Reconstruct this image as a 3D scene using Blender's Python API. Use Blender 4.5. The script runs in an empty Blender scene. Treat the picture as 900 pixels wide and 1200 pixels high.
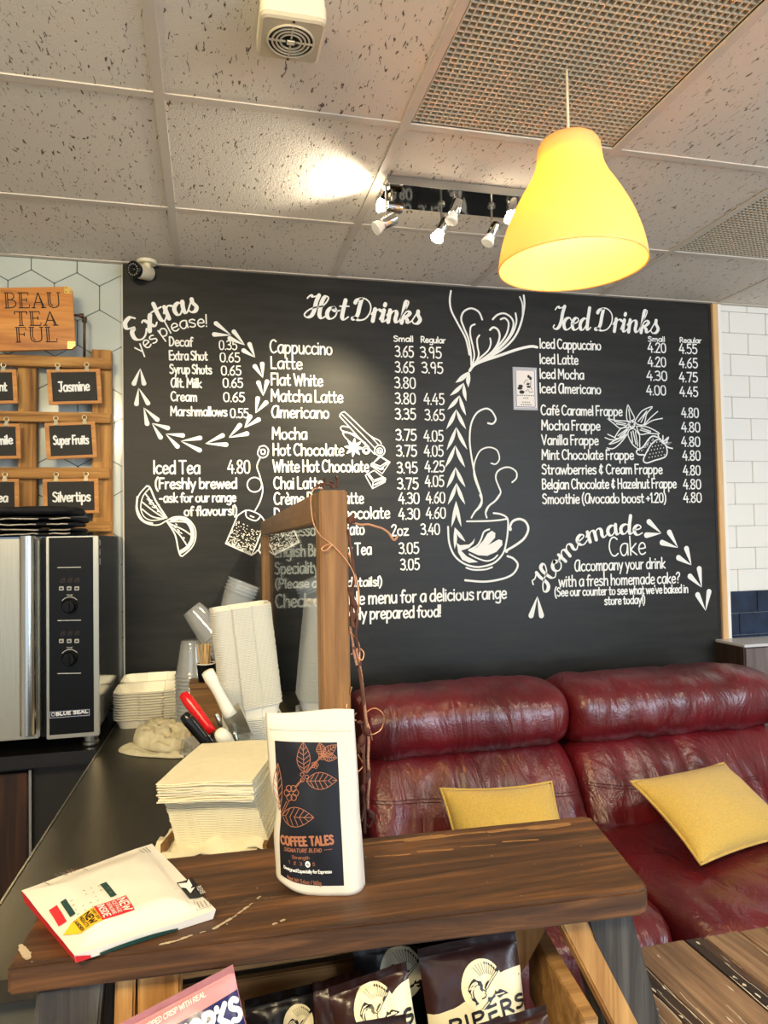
import bpy, bmesh, math, random
from mathutils import Vector, Matrix
from mathutils.geometry import tessellate_polygon
from mathutils.bvhtree import BVHTree
random.seed(7)
C = bpy.context.scene.collection
sc = bpy.context.scene
PI = math.pi

# ------------------------------------------------------------------ camera
FPX = 840.6
EYE = 1.5
YAW, PITCH, ROLL = 0.2399, 0.03288, -0.01837
def cam_axes():
    cy, sy, cp, sp, cr, sr = math.cos(YAW), math.sin(YAW), math.cos(PITCH), math.sin(PITCH), math.cos(ROLL), math.sin(ROLL)
    f = Vector((sy*cp, cy*cp, sp)); r0 = Vector((cy, -sy, 0)); u0 = r0.cross(f)
    return cr*r0+sr*u0, -sr*r0+cr*u0, f
CR, CU, CF = cam_axes()
EYEP = Vector((0, 0, EYE))
cd = bpy.data.cameras.new('camera'); cam = bpy.data.objects.new('camera', cd); C.objects.link(cam)
cd.sensor_fit = 'VERTICAL'; cd.sensor_height = 36; cd.lens = 36*FPX/1200; cd.clip_start = .02
m = Matrix((CR, CU, -CF)).transposed().to_4x4(); m.translation = EYEP
cam.matrix_world = m
sc.camera = cam
def ray(u, v): return CR*((u-450)/FPX)+CU*((600-v)/FPX)+CF
def atZ(u, v, z): d = ray(u, v); return EYEP+d*((z-EYE)/d.z)      # point of a horizontal plane
def atY(u, v, y): d = ray(u, v); return EYEP+d*(y/d.y)            # point of a plane parallel to the back wall
def atX(u, v, x): d = ray(u, v); return EYEP+d*(x/d.x)

# ------------------------------------------------------------------ world, light, exposure
def lin(c): return tuple(((x/255)/12.92 if x/255 <= .04045 else ((x/255+.055)/1.055)**2.4) for x in c)
sc.view_settings.view_transform = 'Standard'; sc.view_settings.look = 'None'
sc.view_settings.gamma = 1; sc.view_settings.use_curve_mapping = False
sc.view_settings.exposure = 0.5
sc.cycles.transparent_max_bounces = 32
sc.cycles.max_bounces = 10
sc.cycles.use_denoising = True
w = bpy.data.worlds.new('daylight'); sc.world = w; w.use_nodes = True
bg = w.node_tree.nodes['Background']; bg.inputs[0].default_value = (.68, .83, 1.0, 1); bg.inputs[1].default_value = .95
def area(name, loc, target, sx, sy, power, col):
    l = bpy.data.lights.new(name, 'AREA'); l.shape = 'RECTANGLE'; l.size = sx; l.size_y = sy; l.energy = power; l.color = col
    o = bpy.data.objects.new(name, l); C.objects.link(o); o.location = loc
    o.rotation_euler = (Vector(target)-Vector(loc)).to_track_quat('-Z', 'Y').to_euler(); return o
area('window_daylight', (3.2, -2.2, 1.6), (1.6, 2.4, .7), 1.8, 1.7, 84, (.74, .86, 1.0))
area('shopfront_daylight', (-.1, -3.2, 1.7), (.6, 2.6, 1.3), 2.4, 1.4, 3, (.9, .95, 1.0))
area('kitchen_side_fill', (-.75, -.25, 2.46), (-.12, 2.1, 1.1), .7, .5, 52, (1.0, .80, .46))  # unseen warm lamp, set forward to fill the counter's front faces
area('added_cafe_fill', (.3, -.5, 2.50), (.3, -.3, 0), 1.2, .6, 4, (1.0, .88, .70))  # added overhead fill behind the viewpoint, not a known fitting
area('seating_light', (2.0, .4, 2.50), (1.9, .9, 0), .5, .5, 14, (1.0, .86, .66))

# ------------------------------------------------------------------ materials
def mat(name, col, rough=.5, metal=0, bump=0, bscale=40, var=0, vscale=8, stretch=(1, 1, 1), spec=.5, col2=None, emis=None, est=0, trans=0, sheen=0, coat=0, ior=1.45, subsurf=0, lo=.35, hi=.65, detail=6):
    M = bpy.data.materials.new(name); M.use_nodes = True
    nt = M.node_tree; b = nt.nodes['Principled BSDF']
    c = lin(col)+(1,)
    b.inputs['Base Color'].default_value = c; b.inputs['Roughness'].default_value = rough; b.inputs['Metallic'].default_value = metal
    b.inputs['Specular IOR Level'].default_value = spec; b.inputs['Transmission Weight'].default_value = trans; b.inputs['IOR'].default_value = ior
    b.inputs['Coat Weight'].default_value = coat; b.inputs['Sheen Weight'].default_value = sheen
    if emis: b.inputs['Emission Color'].default_value = lin(emis)+(1,); b.inputs['Emission Strength'].default_value = est
    if var or bump or col2:
        tc = nt.nodes.new('ShaderNodeTexCoord'); mp = nt.nodes.new('ShaderNodeMapping'); mp.inputs['Scale'].default_value = stretch
        nt.links.new(tc.outputs['Object'], mp.inputs['Vector'])
    if var or col2:
        n = nt.nodes.new('ShaderNodeTexNoise'); n.inputs['Scale'].default_value = vscale; n.inputs['Detail'].default_value = detail
        r = nt.nodes.new('ShaderNodeValToRGB'); r.color_ramp.elements[0].position = lo; r.color_ramp.elements[1].position = hi
        c2 = lin(col2)+(1,) if col2 else tuple(x*(1-var) for x in c[:3])+(1,)
        r.color_ramp.elements[0].color = c2; r.color_ramp.elements[1].color = c
        nt.links.new(mp.outputs[0], n.inputs['Vector']); nt.links.new(n.outputs['Fac'], r.inputs[0]); nt.links.new(r.outputs[0], b.inputs['Base Color'])
    if bump:
        n2 = nt.nodes.new('ShaderNodeTexNoise'); n2.inputs['Scale'].default_value = bscale; n2.inputs['Detail'].default_value = 4
        bp = nt.nodes.new('ShaderNodeBump'); bp.inputs['Strength'].default_value = bump; bp.inputs['Distance'].default_value = .01
        nt.links.new(mp.outputs[0], n2.inputs['Vector']); nt.links.new(n2.outputs['Fac'], bp.inputs['Height']); nt.links.new(bp.outputs[0], b.inputs['Normal'])
    return M

def wood(name, c1, c2, c3=None, axis='X', scale=1.0, rough=.5, bump=.25, wear=None, spec=.4, wearpos=.66):
    """long grain along one local axis, with broad tone bands and optional worn patches"""
    M = bpy.data.materials.new(name); M.use_nodes = True; nt = M.node_tree; N = nt.nodes.new; L = nt.links.new
    b = nt.nodes['Principled BSDF']; b.inputs['Roughness'].default_value = rough; b.inputs['Specular IOR Level'].default_value = spec
    tc = N('ShaderNodeTexCoord'); mp = N('ShaderNodeMapping')
    k = {'X': (1.6, 26, 26), 'Y': (26, 1.6, 26), 'Z': (26, 26, 1.6)}[axis]
    mp.inputs['Scale'].default_value = tuple(x*scale for x in k)
    L(tc.outputs['Object'], mp.inputs['Vector'])
    n = N('ShaderNodeTexNoise'); n.inputs['Scale'].default_value = 1.6; n.inputs['Detail'].default_value = 8; n.inputs['Roughness'].default_value = .62; n.inputs['Distortion'].default_value = .6
    L(mp.outputs[0], n.inputs['Vector'])
    r = N('ShaderNodeValToRGB'); e = r.color_ramp.elements; e[0].position = .33; e[0].color = lin(c2)+(1,); e[1].position = .66; e[1].color = lin(c1)+(1,)
    if c3: x = e.new(.5); x.color = lin(c3)+(1,)
    L(n.outputs['Fac'], r.inputs[0])
    out = r.outputs[0]
    if wear:
        mp2 = N('ShaderNodeMapping'); k2 = {'X': (2.2, 12, 12), 'Y': (12, 2.2, 12), 'Z': (12, 12, 2.2)}[axis]; mp2.inputs['Scale'].default_value = tuple(x*scale for x in k2)
        L(tc.outputs['Object'], mp2.inputs['Vector'])
        n3 = N('ShaderNodeTexNoise'); n3.inputs['Scale'].default_value = 1.3; n3.inputs['Detail'].default_value = 9; n3.inputs['Roughness'].default_value = .7
        L(mp2.outputs[0], n3.inputs['Vector'])
        r3 = N('ShaderNodeValToRGB'); r3.color_ramp.elements[0].position = wearpos; r3.color_ramp.elements[1].position = wearpos+.08
        L(n3.outputs['Fac'], r3.inputs[0])
        mx = N('ShaderNodeMix'); mx.data_type = 'RGBA'; L(r3.outputs[0], mx.inputs['Factor']); L(out, mx.inputs['A']); mx.inputs['B'].default_value = lin(wear)+(1,)
        out = mx.outputs['Result']
    L(out, b.inputs['Base Color'])
    bp = N('ShaderNodeBump'); bp.inputs['Strength'].default_value = bump; bp.inputs['Distance'].default_value = .004
    L(n.outputs['Fac'], bp.inputs['Height']); L(bp.outputs[0], b.inputs['Normal'])
    return M

def clear_mat(name, tint, refl=.8, haze=0, hazecol=(230, 230, 230), base=.04):
    """thin clear sheet: light passes straight through, reflection rises at grazing angles"""
    M = bpy.data.materials.new(name); M.use_nodes = True; nt = M.node_tree; N = nt.nodes.new; L = nt.links.new
    nt.nodes.remove(nt.nodes['Principled BSDF'])
    g = N('ShaderNodeNewGeometry'); d = N('ShaderNodeVectorMath'); d.operation = 'DOT_PRODUCT'
    L(g.outputs['Normal'], d.inputs[0]); L(g.outputs['Incoming'], d.inputs[1])
    a = N('ShaderNodeMath'); a.operation = 'ABSOLUTE'; L(d.outputs['Value'], a.inputs[0])
    s = N('ShaderNodeMath'); s.operation = 'SUBTRACT'; s.inputs[0].default_value = 1; L(a.outputs[0], s.inputs[1])
    p = N('ShaderNodeMath'); p.operation = 'POWER'; L(s.outputs[0], p.inputs[0]); p.inputs[1].default_value = 5
    q = N('ShaderNodeMath'); q.operation = 'MULTIPLY_ADD'; L(p.outputs[0], q.inputs[0]); q.inputs[1].default_value = refl; q.inputs[2].default_value = base
    t = N('ShaderNodeBsdfTransparent'); t.inputs[0].default_value = lin(tint)+(1,)
    gl = N('ShaderNodeBsdfGlossy'); gl.inputs['Roughness'].default_value = .02
    base_out = t.outputs[0]
    if haze:
        df = N('ShaderNodeBsdfDiffuse'); df.inputs[0].default_value = lin(hazecol)+(1,)
        m0 = N('ShaderNodeMixShader'); m0.inputs[0].default_value = haze; L(t.outputs[0], m0.inputs[1]); L(df.outputs[0], m0.inputs[2]); base_out = m0.outputs[0]
    mx = N('ShaderNodeMixShader'); L(q.outputs[0], mx.inputs[0]); L(base_out, mx.inputs[1]); L(gl.outputs[0], mx.inputs[2])
    L(mx.outputs[0], nt.nodes['Material Output'].inputs['Surface'])
    return M

# ------------------------------------------------------------------ mesh helpers
class MB:
    def __init__(s): s.v = []; s.f = []; s.fm = []; s.mi = 0
    def add(s, vs, fs):
        n = len(s.v); s.v += [Vector(p) for p in vs]; s.f += [[n+i for i in f] for f in fs]; s.fm += [s.mi]*len(fs); return s
    def box(s, c, d, rot=None):
        x, y, z = d[0]/2, d[1]/2, d[2]/2
        P = [Vector(p) for p in ((-x,-y,-z),(x,-y,-z),(x,y,-z),(-x,y,-z),(-x,-y,z),(x,-y,z),(x,y,z),(-x,y,z))]
        if rot is not None: P = [rot @ p for p in P]
        c = Vector(c)
        return s.add([c+p for p in P], [(0,3,2,1),(4,5,6,7),(0,1,5,4),(1,2,6,5),(2,3,7,6),(3,0,4,7)])
    def box2(s, a, b):
        a, b = Vector(a), Vector(b); return s.box((a+b)/2, [abs(q) for q in (b-a)])
    def beam(s, a, b, w, t, up=(0, 0, 1)):
        """rectangular bar from a to b, w across, t along up"""
        a, b = Vector(a), Vector(b); x = (b-a); L = x.length; x.normalize(); y = Vector(up).cross(x)
        if y.length < 1e-4: y = Vector((0, 1, 0)).cross(x)
        y.normalize(); z = x.cross(y)
        return s.box((a+b)/2, (L, w, t), Matrix((x, y, z)).transposed())
    def hexa(s, P): return s.add(P, [(0,3,2,1),(4,5,6,7),(0,1,5,4),(1,2,6,5),(2,3,7,6),(3,0,4,7)])
    def tube(s, pts, r, n=10, cap=True, closed=False):
        pts = [Vector(p) for p in pts]; N = len(pts)
        rr = r if isinstance(r, (list, tuple)) else [r]*N
        prev = None; base = len(s.v); vs = []; fs = []
        for i, p in enumerate(pts):
            if closed: t = pts[(i+1) % N]-pts[i-1]
            else: t = pts[min(i+1, N-1)]-pts[max(i-1, 0)]
            if t.length < 1e-9: t = Vector((0, 0, 1))
            t.normalize()
            if prev is None:
                a = Vector((0, 0, 1)) if abs(t.z) < .9 else Vector((1, 0, 0)); nrm = (a-t*a.dot(t)).normalized()
            else:
                nrm = prev-t*prev.dot(t)
                nrm = nrm.normalized() if nrm.length > 1e-6 else prev
            prev = nrm; bi = t.cross(nrm)
            for k in range(n): q = 2*PI*k/n; vs.append(p+(nrm*math.cos(q)+bi*math.sin(q))*rr[i])
        for i in range(N if closed else N-1):
            for k in range(n):
                a, b2 = i*n+k, i*n+(k+1) % n; j = (i+1) % N
                fs.append((a, b2, j*n+(k+1) % n, j*n+k))
        if cap and not closed: fs += [tuple(range(n-1, -1, -1)), tuple(range((N-1)*n, N*n))]
        return s.add(vs, fs)
    def lathe(s, prof, n=24, origin=(0, 0, 0), M=None):
        """profile of (r, z) spun about z"""
        o = Vector(origin); vs = []; fs = []
        for r, z in prof:
            for k in range(n):
                q = 2*PI*k/n; p = Vector((r*math.cos(q), r*math.sin(q), z)); vs.append(o+(M @ p if M is not None else p))
        for i in range(len(prof)-1):
            for k in range(n): fs.append((i*n+k, i*n+(k+1) % n, (i+1)*n+(k+1) % n, (i+1)*n+k))
        if prof[0][0] < 1e-5 or True:
            pass
        return s.add(vs, fs)
    def disc(s, c, r, nrm=(0, 0, 1), n=24):
        c = Vector(c); z = Vector(nrm).normalized(); a = Vector((1, 0, 0)) if abs(z.x) < .9 else Vector((0, 1, 0)); x = (a-z*a.dot(z)).normalized(); y = z.cross(x)
        return s.add([c]+[c+(x*math.cos(2*PI*k/n)+y*math.sin(2*PI*k/n))*r for k in range(n)], [(0, k+1, (k+1) % n+1) for k in range(n)])
    def grid(s, fn, nu, nv, closed_u=False):
        vs = [fn(i/(nu if closed_u else nu), j/nv) for j in range(nv+1) for i in range(nu if closed_u else nu+1)]
        W = nu if closed_u else nu+1; fs = []
        for j in range(nv):
            for i in range(nu):
                a = j*W+i; b2 = j*W+(i+1) % W; fs.append((a, b2, b2+W, a+W))
        return s.add(vs, fs)
    def prism(s, poly, fn0, fn1):
        """closed solid between two copies of a 2-D outline"""
        n = len(poly); A = [Vector(fn0(*p)) for p in poly]; B = [Vector(fn1(*p)) for p in poly]
        tri = tessellate_polygon([[Vector((p[0], p[1], 0)) for p in poly]])
        return s.add(A+B, [tuple(t) for t in tri]+[tuple(n+i for i in reversed(t)) for t in tri]+[(i, (i+1) % n, n+(i+1) % n, n+i) for i in range(n)])
    def build(s, name, m, parent=None, local=False, smooth=False, bevel=0, seg=2, solid=0, sub=0, auto=None):
        me = bpy.data.meshes.new(name); off = Vector((0, 0, 0)); inv = None
        if parent is not None and not local: inv = world_of(parent).inverted()
        if s.f and max(max(f) for f in s.f) >= len(s.v) or any(len(set(f)) < 3 for f in s.f): print("BADMESH", name, len(s.v), max(max(f) for f in s.f), sum(len(set(f))<3 for f in s.f), flush=True)
        me.from_pydata([inv @ v for v in s.v] if inv is not None else s.v, [], s.f)
        ms = m if isinstance(m, (list, tuple)) else [m]
        for x in ms: me.materials.append(x)
        for p, i in zip(me.polygons, s.fm): p.material_index = i
        bm = bmesh.new(); bm.from_mesh(me); bmesh.ops.recalc_face_normals(bm, faces=bm.faces)
        if bevel: bmesh.ops.bevel(bm, geom=[e for e in bm.edges if len(e.link_faces) == 2 and e.calc_face_angle(0) > .5], offset=bevel, segments=seg, affect='EDGES', clamp_overlap=True)
        bm.to_mesh(me); bm.free()
        if smooth:
            for p in me.polygons: p.use_smooth = True
        o = bpy.data.objects.new(name, me); C.objects.link(o)
        if parent is not None: o.parent = parent
        if solid: md = o.modifiers.new('thickness', 'SOLIDIFY'); md.thickness = solid; md.offset = 0
        if sub: md = o.modifiers.new('smoothing', 'SUBSURF'); md.levels = sub; md.render_levels = sub
        if auto is not None:
            for p in me.polygons: p.use_smooth = True
            try: me.set_sharp_from_angle(angle=auto)
            except Exception: pass
        return o

def world_of(o):
    M = o.matrix_local_custom if False else Matrix.LocRotScale(o.location, o.rotation_euler, o.scale)
    return world_of(o.parent) @ M if o.parent else M
def thing(name, label, cat, loc=(0, 0, 0), rot=(0, 0, 0), group=None):
    o = bpy.data.objects.new(name, None); C.objects.link(o); o.location = loc; o.rotation_euler = rot; o.empty_display_size = .05
    o['label'] = label; o['category'] = cat
    if group: o['group'] = group
    return o
def tag(o, label, cat, group=None):
    o['label'] = label; o['category'] = cat
    if group: o['group'] = group
    return o
def structure(o): o['kind'] = 'structure'; return o
def plabel(o, t): o['label'] = t; return o
def dup(o, parent=None):
    c = o.copy(); C.objects.link(c)
    if parent is not None: c.parent = parent
    for ch in list(o.children): dup(ch, c)
    return c
def smoothstep(a, b, x): t = max(0, min(1, (x-a)/(b-a))); return t*t*(3-2*t)
def lerp(a, b, t): return a+(b-a)*t
def spline(P, k=5, closed=False):
    P = [Vector(p) for p in P]; n = len(P)
    if n < 3: return P
    out = []
    for i in range(n if closed else n-1):
        a, b, c, d = (P[(i-1) % n] if closed or i else P[0]), P[i], P[(i+1) % n], (P[(i+2) % n] if closed or i+2 < n else P[-1])
        for q in range(k):
            t = q/k; out.append(.5*((2*b)+(c-a)*t+(2*a-5*b+4*c-d)*t*t+(3*b-a-3*c+d)*t**3))
    if not closed: out.append(P[-1])
    return out
def vnoise(x, y, z=0):
    from mathutils import noise
    return noise.noise(Vector((x, y, z)))
# ------------------------------------------------------------------ lettering: strokes drawn with a round or a broad pen
G = {
'a': (4, "3.9,4.6! 2.8,5.1 1.2,4.6 .3,2.6 .9,.5 2,0 3.3,1.2 3.9,4.6!;3.9,4.8 3.9,.1"),
'b': (4, ".4,8 .4,.2;.4,2.5 1.2,4.5 2.6,4.9 3.7,3.6 3.6,1.3 2.3,0 .4,.4"),
'c': (3.5, "3.4,4.4 2.2,5 .8,4.2 .2,2.4 .8,.6 2.1,0 3.5,.7"),
'd': (4, "3.8,4 2.6,5 1.1,4.5 .3,2.5 .9,.4 2.2,.1 3.8,1.6;3.8,8 3.8,0"),
'e': (3.6, ".4,2.5 2,2.5 3.5,2.8! 3.3,4.2 2.1,5 .8,4.1 .3,2.3 .9,.5 2.1,0 3.5,.7"),
'f': (2.4, "3,7.4 2.1,8 1.3,7 1.1,5 1.1,0;0,4.6 2.5,4.8"),
'g': (4, "3.8,4.4 2.6,5 1.1,4.5 .3,2.6 .9,.6 2.2,.2 3.8,1.6;3.9,5 3.9,-1.4 2.8,-2.8 .8,-2.3"),
'h': (3.7, ".4,8 .4,0;.4,2.8 1.4,4.6 2.6,4.9 3.4,3.8 3.5,0"),
'i': (.8, ".4,5 .4,0;.4,6.7 .4,7"),
'j': (1.6, "1.4,5 1.4,-1.8 .6,-2.9 -.3,-2.5;1.4,6.7 1.4,7"),
'k': (3.4, ".4,8 .4,0;3.2,4.8 .5,2.2! 3.4,0"),
'l': (.8, ".4,8 .4,0"),
'm': (5.6, ".4,5 .4,0;.4,3 1.2,4.6 2.2,4.9 2.8,3.8 2.8,0;2.8,3 3.6,4.6 4.6,4.9 5.2,3.8 5.3,0"),
'n': (3.7, ".4,5 .4,0;.4,2.8 1.4,4.6 2.6,4.9 3.4,3.8 3.5,0"),
'o': (4, "2,5 .7,4.2 .2,2.5 .7,.7 2,0 3.3,.7 3.8,2.5 3.3,4.2 2,5"),
'p': (4, ".4,5 .4,-3;.4,2.6 1.2,4.6 2.6,4.9 3.7,3.7 3.6,1.4 2.3,0 .4,.6"),
'q': (4, "3.8,4 2.6,5 1.1,4.5 .3,2.5 .9,.4 2.2,.1 3.8,1.6;3.8,5 3.8,-3"),
'r': (2.6, ".4,5 .4,0;.4,2.8 1.2,4.4 2.5,4.9"),
's': (3.2, "3,4.4 2,5 .7,4.6 .5,3.5 1.6,2.7 2.9,1.9 2.9,.6 1.7,0 .3,.5"),
't': (2.7, "1.2,7.2 1.2,1 1.8,.1 2.7,.3;0,4.8 2.6,4.9"),
'u': (3.8, ".4,5 .4,1.6 1.2,.1 2.4,.2 3.5,1.8;3.5,5 3.5,0"),
'v': (3.4, "0,5 1.7,0! 3.4,5"),
'w': (5.2, "0,5 1.3,0! 2.6,4.6! 3.9,0! 5.2,5"),
'x': (3.2, "0,5 3.2,0;3.2,5 0,0"),
'y': (3.5, ".1,5 1.8,.5;3.5,5 1,-2.9"),
'z': (3.6, ".2,4.8 3.4,4.8! .2,.1! 3.6,.1"),
'A': (4.8, "0,0 2.4,8! 4.8,0;1,2.8 3.8,2.8"),
'@': (5, "4.6,7.4! 3.2,8 1.4,7.2 .3,4 1,.8 2.4,0 3.8,1.6 4.6,7.4!;4.6,7.6 4.7,.1"),   # round hand-drawn capital A
'B': (4, ".4,0 .4,8;.4,8 2.4,7.9 3.5,6.4 2.6,4.7 .4,4.3;.4,4.3 2.8,4.2 4,2.4 2.8,.3 .4,0"),
'C': (4.4, "4.2,7 2.7,8 1,7 .2,4 1,1 2.6,0 4.3,1"),
'D': (4.4, ".4,0 .4,8;.4,8 2.8,7.4 4.2,4.2 3,.8 .4,0"),
'E': (3.6, "3.4,8 .4,8! .4,0! 3.6,0;.4,4.2 3,4.2"),
'F': (3.4, "3.4,8 .4,8! .4,0;.4,4.2 2.8,4.2"),
'G': (4.6, "4.2,7 2.7,8 1,7 .2,4 1,1 2.6,0 4.2,1.2! 4.3,3.6! 2.8,3.6"),
'H': (4.4, ".4,8 .4,0;4,8 4,0;.4,4.1 4,4.1"),
'I': (.8, ".4,8 .4,0"),
'J': (3.4, ".2,8 3.4,8;2.4,8 2.4,1.8 1.5,0 .1,.9"),
'K': (4.2, ".4,8 .4,0;3.9,8 .5,3.8! 4.2,0"),
'L': (3.4, ".4,8 .4,0! 3.4,0"),
'M': (5.6, ".3,0 .6,8! 2.8,2.8! 5,8! 5.3,0"),
'N': (4.6, ".4,0 .4,8! 4.2,0! 4.2,8"),
'O': (4.8, "2.4,8 .8,7 .2,4 .8,1 2.4,0 4,1 4.6,4 4,7 2.4,8"),
'P': (4, ".4,8 .4,0;.4,8 2.8,7.8 3.8,6 2.8,4 .4,3.8"),
'R': (4.2, ".4,8 .4,0;.4,8 2.8,7.8 3.8,6 2.8,4.2 .4,3.9;1.8,4 4.2,0"),
'S': (4, "3.6,7 2.2,8 .8,7.2 .6,5.6 1.9,4.5 3.4,3.4 3.6,1.4 2.2,0 .3,.8"),
'T': (4.4, "0,8 4.4,8;2.2,8 2.2,0"),
'U': (4.4, ".4,8 .4,2 2.2,0 4,2 4,8"),
'V': (4.2, "0,8 2.1,0! 4.2,8"),
'W': (6, "0,8 1.5,0! 3,6.5! 4.5,0! 6,8"),
'0': (4, "2,8 .6,7 .2,4 .6,1 2,0 3.4,1 3.8,4 3.4,7 2,8"),
'1': (1.8, "0,6.4 1.3,8! 1.3,0"),
'2': (3.9, ".4,6.4 1.6,8 3.2,7.6 3.4,5.8 .3,0! 3.8,0"),
'3': (3.8, ".3,7.2 1.8,8 3.3,6.8 2.8,4.9 1.4,4.4! 3,4 3.7,2 2.4,.2 .2,.8"),
'4': (4, "2.4,8 .1,2.6! 4,2.6;3,5 3,0"),
'5': (3.7, "3.4,8 .8,8! .6,4.6! 2.2,5 3.6,3.4 3.2,.9 1.6,0 .2,.8"),
'6': (3.8, "3.2,8 1.2,5.5 .3,2.6 1,.4 2.4,.1 3.6,2 3,4 1.6,4.3 .4,2.8"),
'7': (3.6, ".1,8 3.6,8! 1.4,0"),
'8': (4, "2,4.3 .6,5.6 .8,7.4 2,8 3.2,7.4 3.3,5.8 2,4.3 .4,2.6 .6,.7 2,0 3.4,.7 3.6,2.6 2,4.3"),
'9': (3.8, "3.4,6 2.4,8 .9,7.6 .3,5.8 1,4.2 2.4,4.2 3.4,6! 3.4,6 3,0"),
'.': (.6, ".3,0 .3,.3"), ',': (.7, ".5,.3 .2,-1.2"), "'": (.6, ".4,8 .2,6.6"), '-': (2.6, ".2,3 2.4,3"), '+': (3.2, "1.6,5 1.6,1.6;0,3.3 3.2,3.3"),
'!': (.8, ".5,8 .4,2;.4,.2 .4,.4"), '?': (3.4, ".2,6.6 1.4,8 3,7.4 3,5.6 1.6,4 1.5,2.2;1.5,.1 1.5,.3"),
'(': (1.8, "1.8,8.8 .5,6 .3,3 .7,.4 1.8,-1.8"), ')': (1.8, "0,8.8 1.3,6 1.5,3 1.1,.4 0,-1.8"),
'&': (3.6, "3.2,6 2,7 .9,6.2 1.8,4.6! .6,4 .4,2 1.6,.6 3.2,1.4;1.9,8 1.9,-.2"), '/': (2.8, "0,-.5 2.8,8.4"),
}
G['\u00e9'] = (3.6, G['e'][1]+";1.6,6.4 2.6,7.8"); G['\u00e8'] = (3.6, G['e'][1]+";2.4,6.4 1.4,7.8")
G['\u00fb'] = (3.8, G['u'][1]+";.9,6.4 2,7.6! 3,6.4"); 
S = {   # looped brush script, broad pen
'H': (6.6, "0,7.2 .8,8.4 1.8,7.9 3.4,8.6! 2.9,6 2.8,3 2.2,.8 .9,.1 0,1.2 1.2,3 3.2,4.1 5,4.6 6.2,6.5 6.4,8 5.4,8.3 4.7,6.5 4.5,3 4.7,1 5.6,.1 6.8,1.2"),
'I': (3.5, "0,7.2 .8,8.4 1.8,7.9 3.4,8.6! 2.9,6 2.7,3 2,.8 .8,.1 0,.8 .3,1.6"),
'D': (6.2, "2.2,7.9 2,5 1.9,2.5 1.3,.8 .3,.2 .2,1 1.2,.9 2.6,.1 4.6,.9 5.7,3.6 5.2,6.6 3.2,8.4 1,7.8 .4,6.6"),
'E': (4.6, "4.2,7 3.4,8.5 1.7,8.3 1,6.6 2.4,5 1,4.4 .1,2.2 1.2,.3 3,.2 4.6,1.5"),
'o': (3.7, "2.2,4.5 .9,3.9 .3,2.2 .8,.5 1.9,.1 3,1.2 3.2,3 2.4,4.4 2,3.6 3,3 4,3.4"),
't': (3, "1.6,7.4 1.4,3 1.5,.8 2.3,.1 3.4,1.2;.2,5 3,5.2"),
'r': (2.9, "0,2.6 .9,4.7! .8,.1;.8,1.5 1.3,3.8 2,4.6 2.9,4.1"),
'i': (2.1, "0,1 .9,4.5! .8,1.2 1.4,.1 2.4,1.2;1,6.9 .9,6.3"),
'n': (4.4, "0,2.6 .8,4.6! .8,.1;.8,1.5 1.6,4 2.6,4.5 3.1,3.4 3,1.2 3.6,.1 4.6,1.2"),
'm': (6.8, "0,2.6 .8,4.6! .8,.1;.8,1.5 1.6,4 2.5,4.5 3,3.4 2.9,.1;2.9,1.5 3.7,4 4.7,4.5 5.2,3.4 5.1,1.2 5.7,.1 6.8,1.2"),
'k': (4, "0,1.2 1.4,5.5 2,8 1.3,8.6 .9,7 .8,.1;.8,2.8 2,4.6 3,4 2.2,2.8 1,2.5! 2.4,1.5 2.8,.1 4.2,1.2"),
's': (2.9, "0,1 1.6,4.9! 1.7,3.6 2.7,1.8 2.1,.3 .9,.1 .3,.8"),
'c': (3.1, "2.9,3.6 2.2,4.5 .9,3.9 .3,2.2 .9,.4 2,.1 3.2,1.2"),
'e': (3.1, ".5,2.2 2,2.8 2.6,3.8 1.8,4.6 .8,3.8 .4,2.2 .9,.5 1.9,.1 3.2,1.2"),
'd': (4.2, "2.9,3.6 2,4.5 .8,3.7 .3,2 .8,.3 1.8,.4 2.9,2.6;3.2,8.4 3,2 3.4,.2 4.4,1.2"),
'a': (4.2, "2.9,3.6 2,4.5 .8,3.7 .3,2 .8,.3 1.8,.4 2.9,2.6;3,4.6 2.9,1.4 3.4,.1 4.4,1.2"),
'x': (3.6, ".2,4.2 1,4.4 1.6,2.5 2.4,.2 3.6,.9;3.2,4.5 1.6,2 .2,.1"),
}
def parse(s):
    """glyph string -> list of smoothed polylines"""
    out = []
    for st in s.split(';'):
        run = []
        for tk in st.split():
            sharp = tk.endswith('!'); x, y = tk.rstrip('!').split(','); p = Vector((float(x), float(y)))
            run.append(p)
            if sharp and len(run) > 1:
                out.append(run); run = [p]
        if len(run) > 1: out.append(run)
    return [spline(r, 4) if len(r) > 2 else r for r in out]
GC = {k: (a, parse(s)) for k, (a, s) in G.items()}
SC = {k: (a, parse(s)) for k, (a, s) in S.items()}

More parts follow.
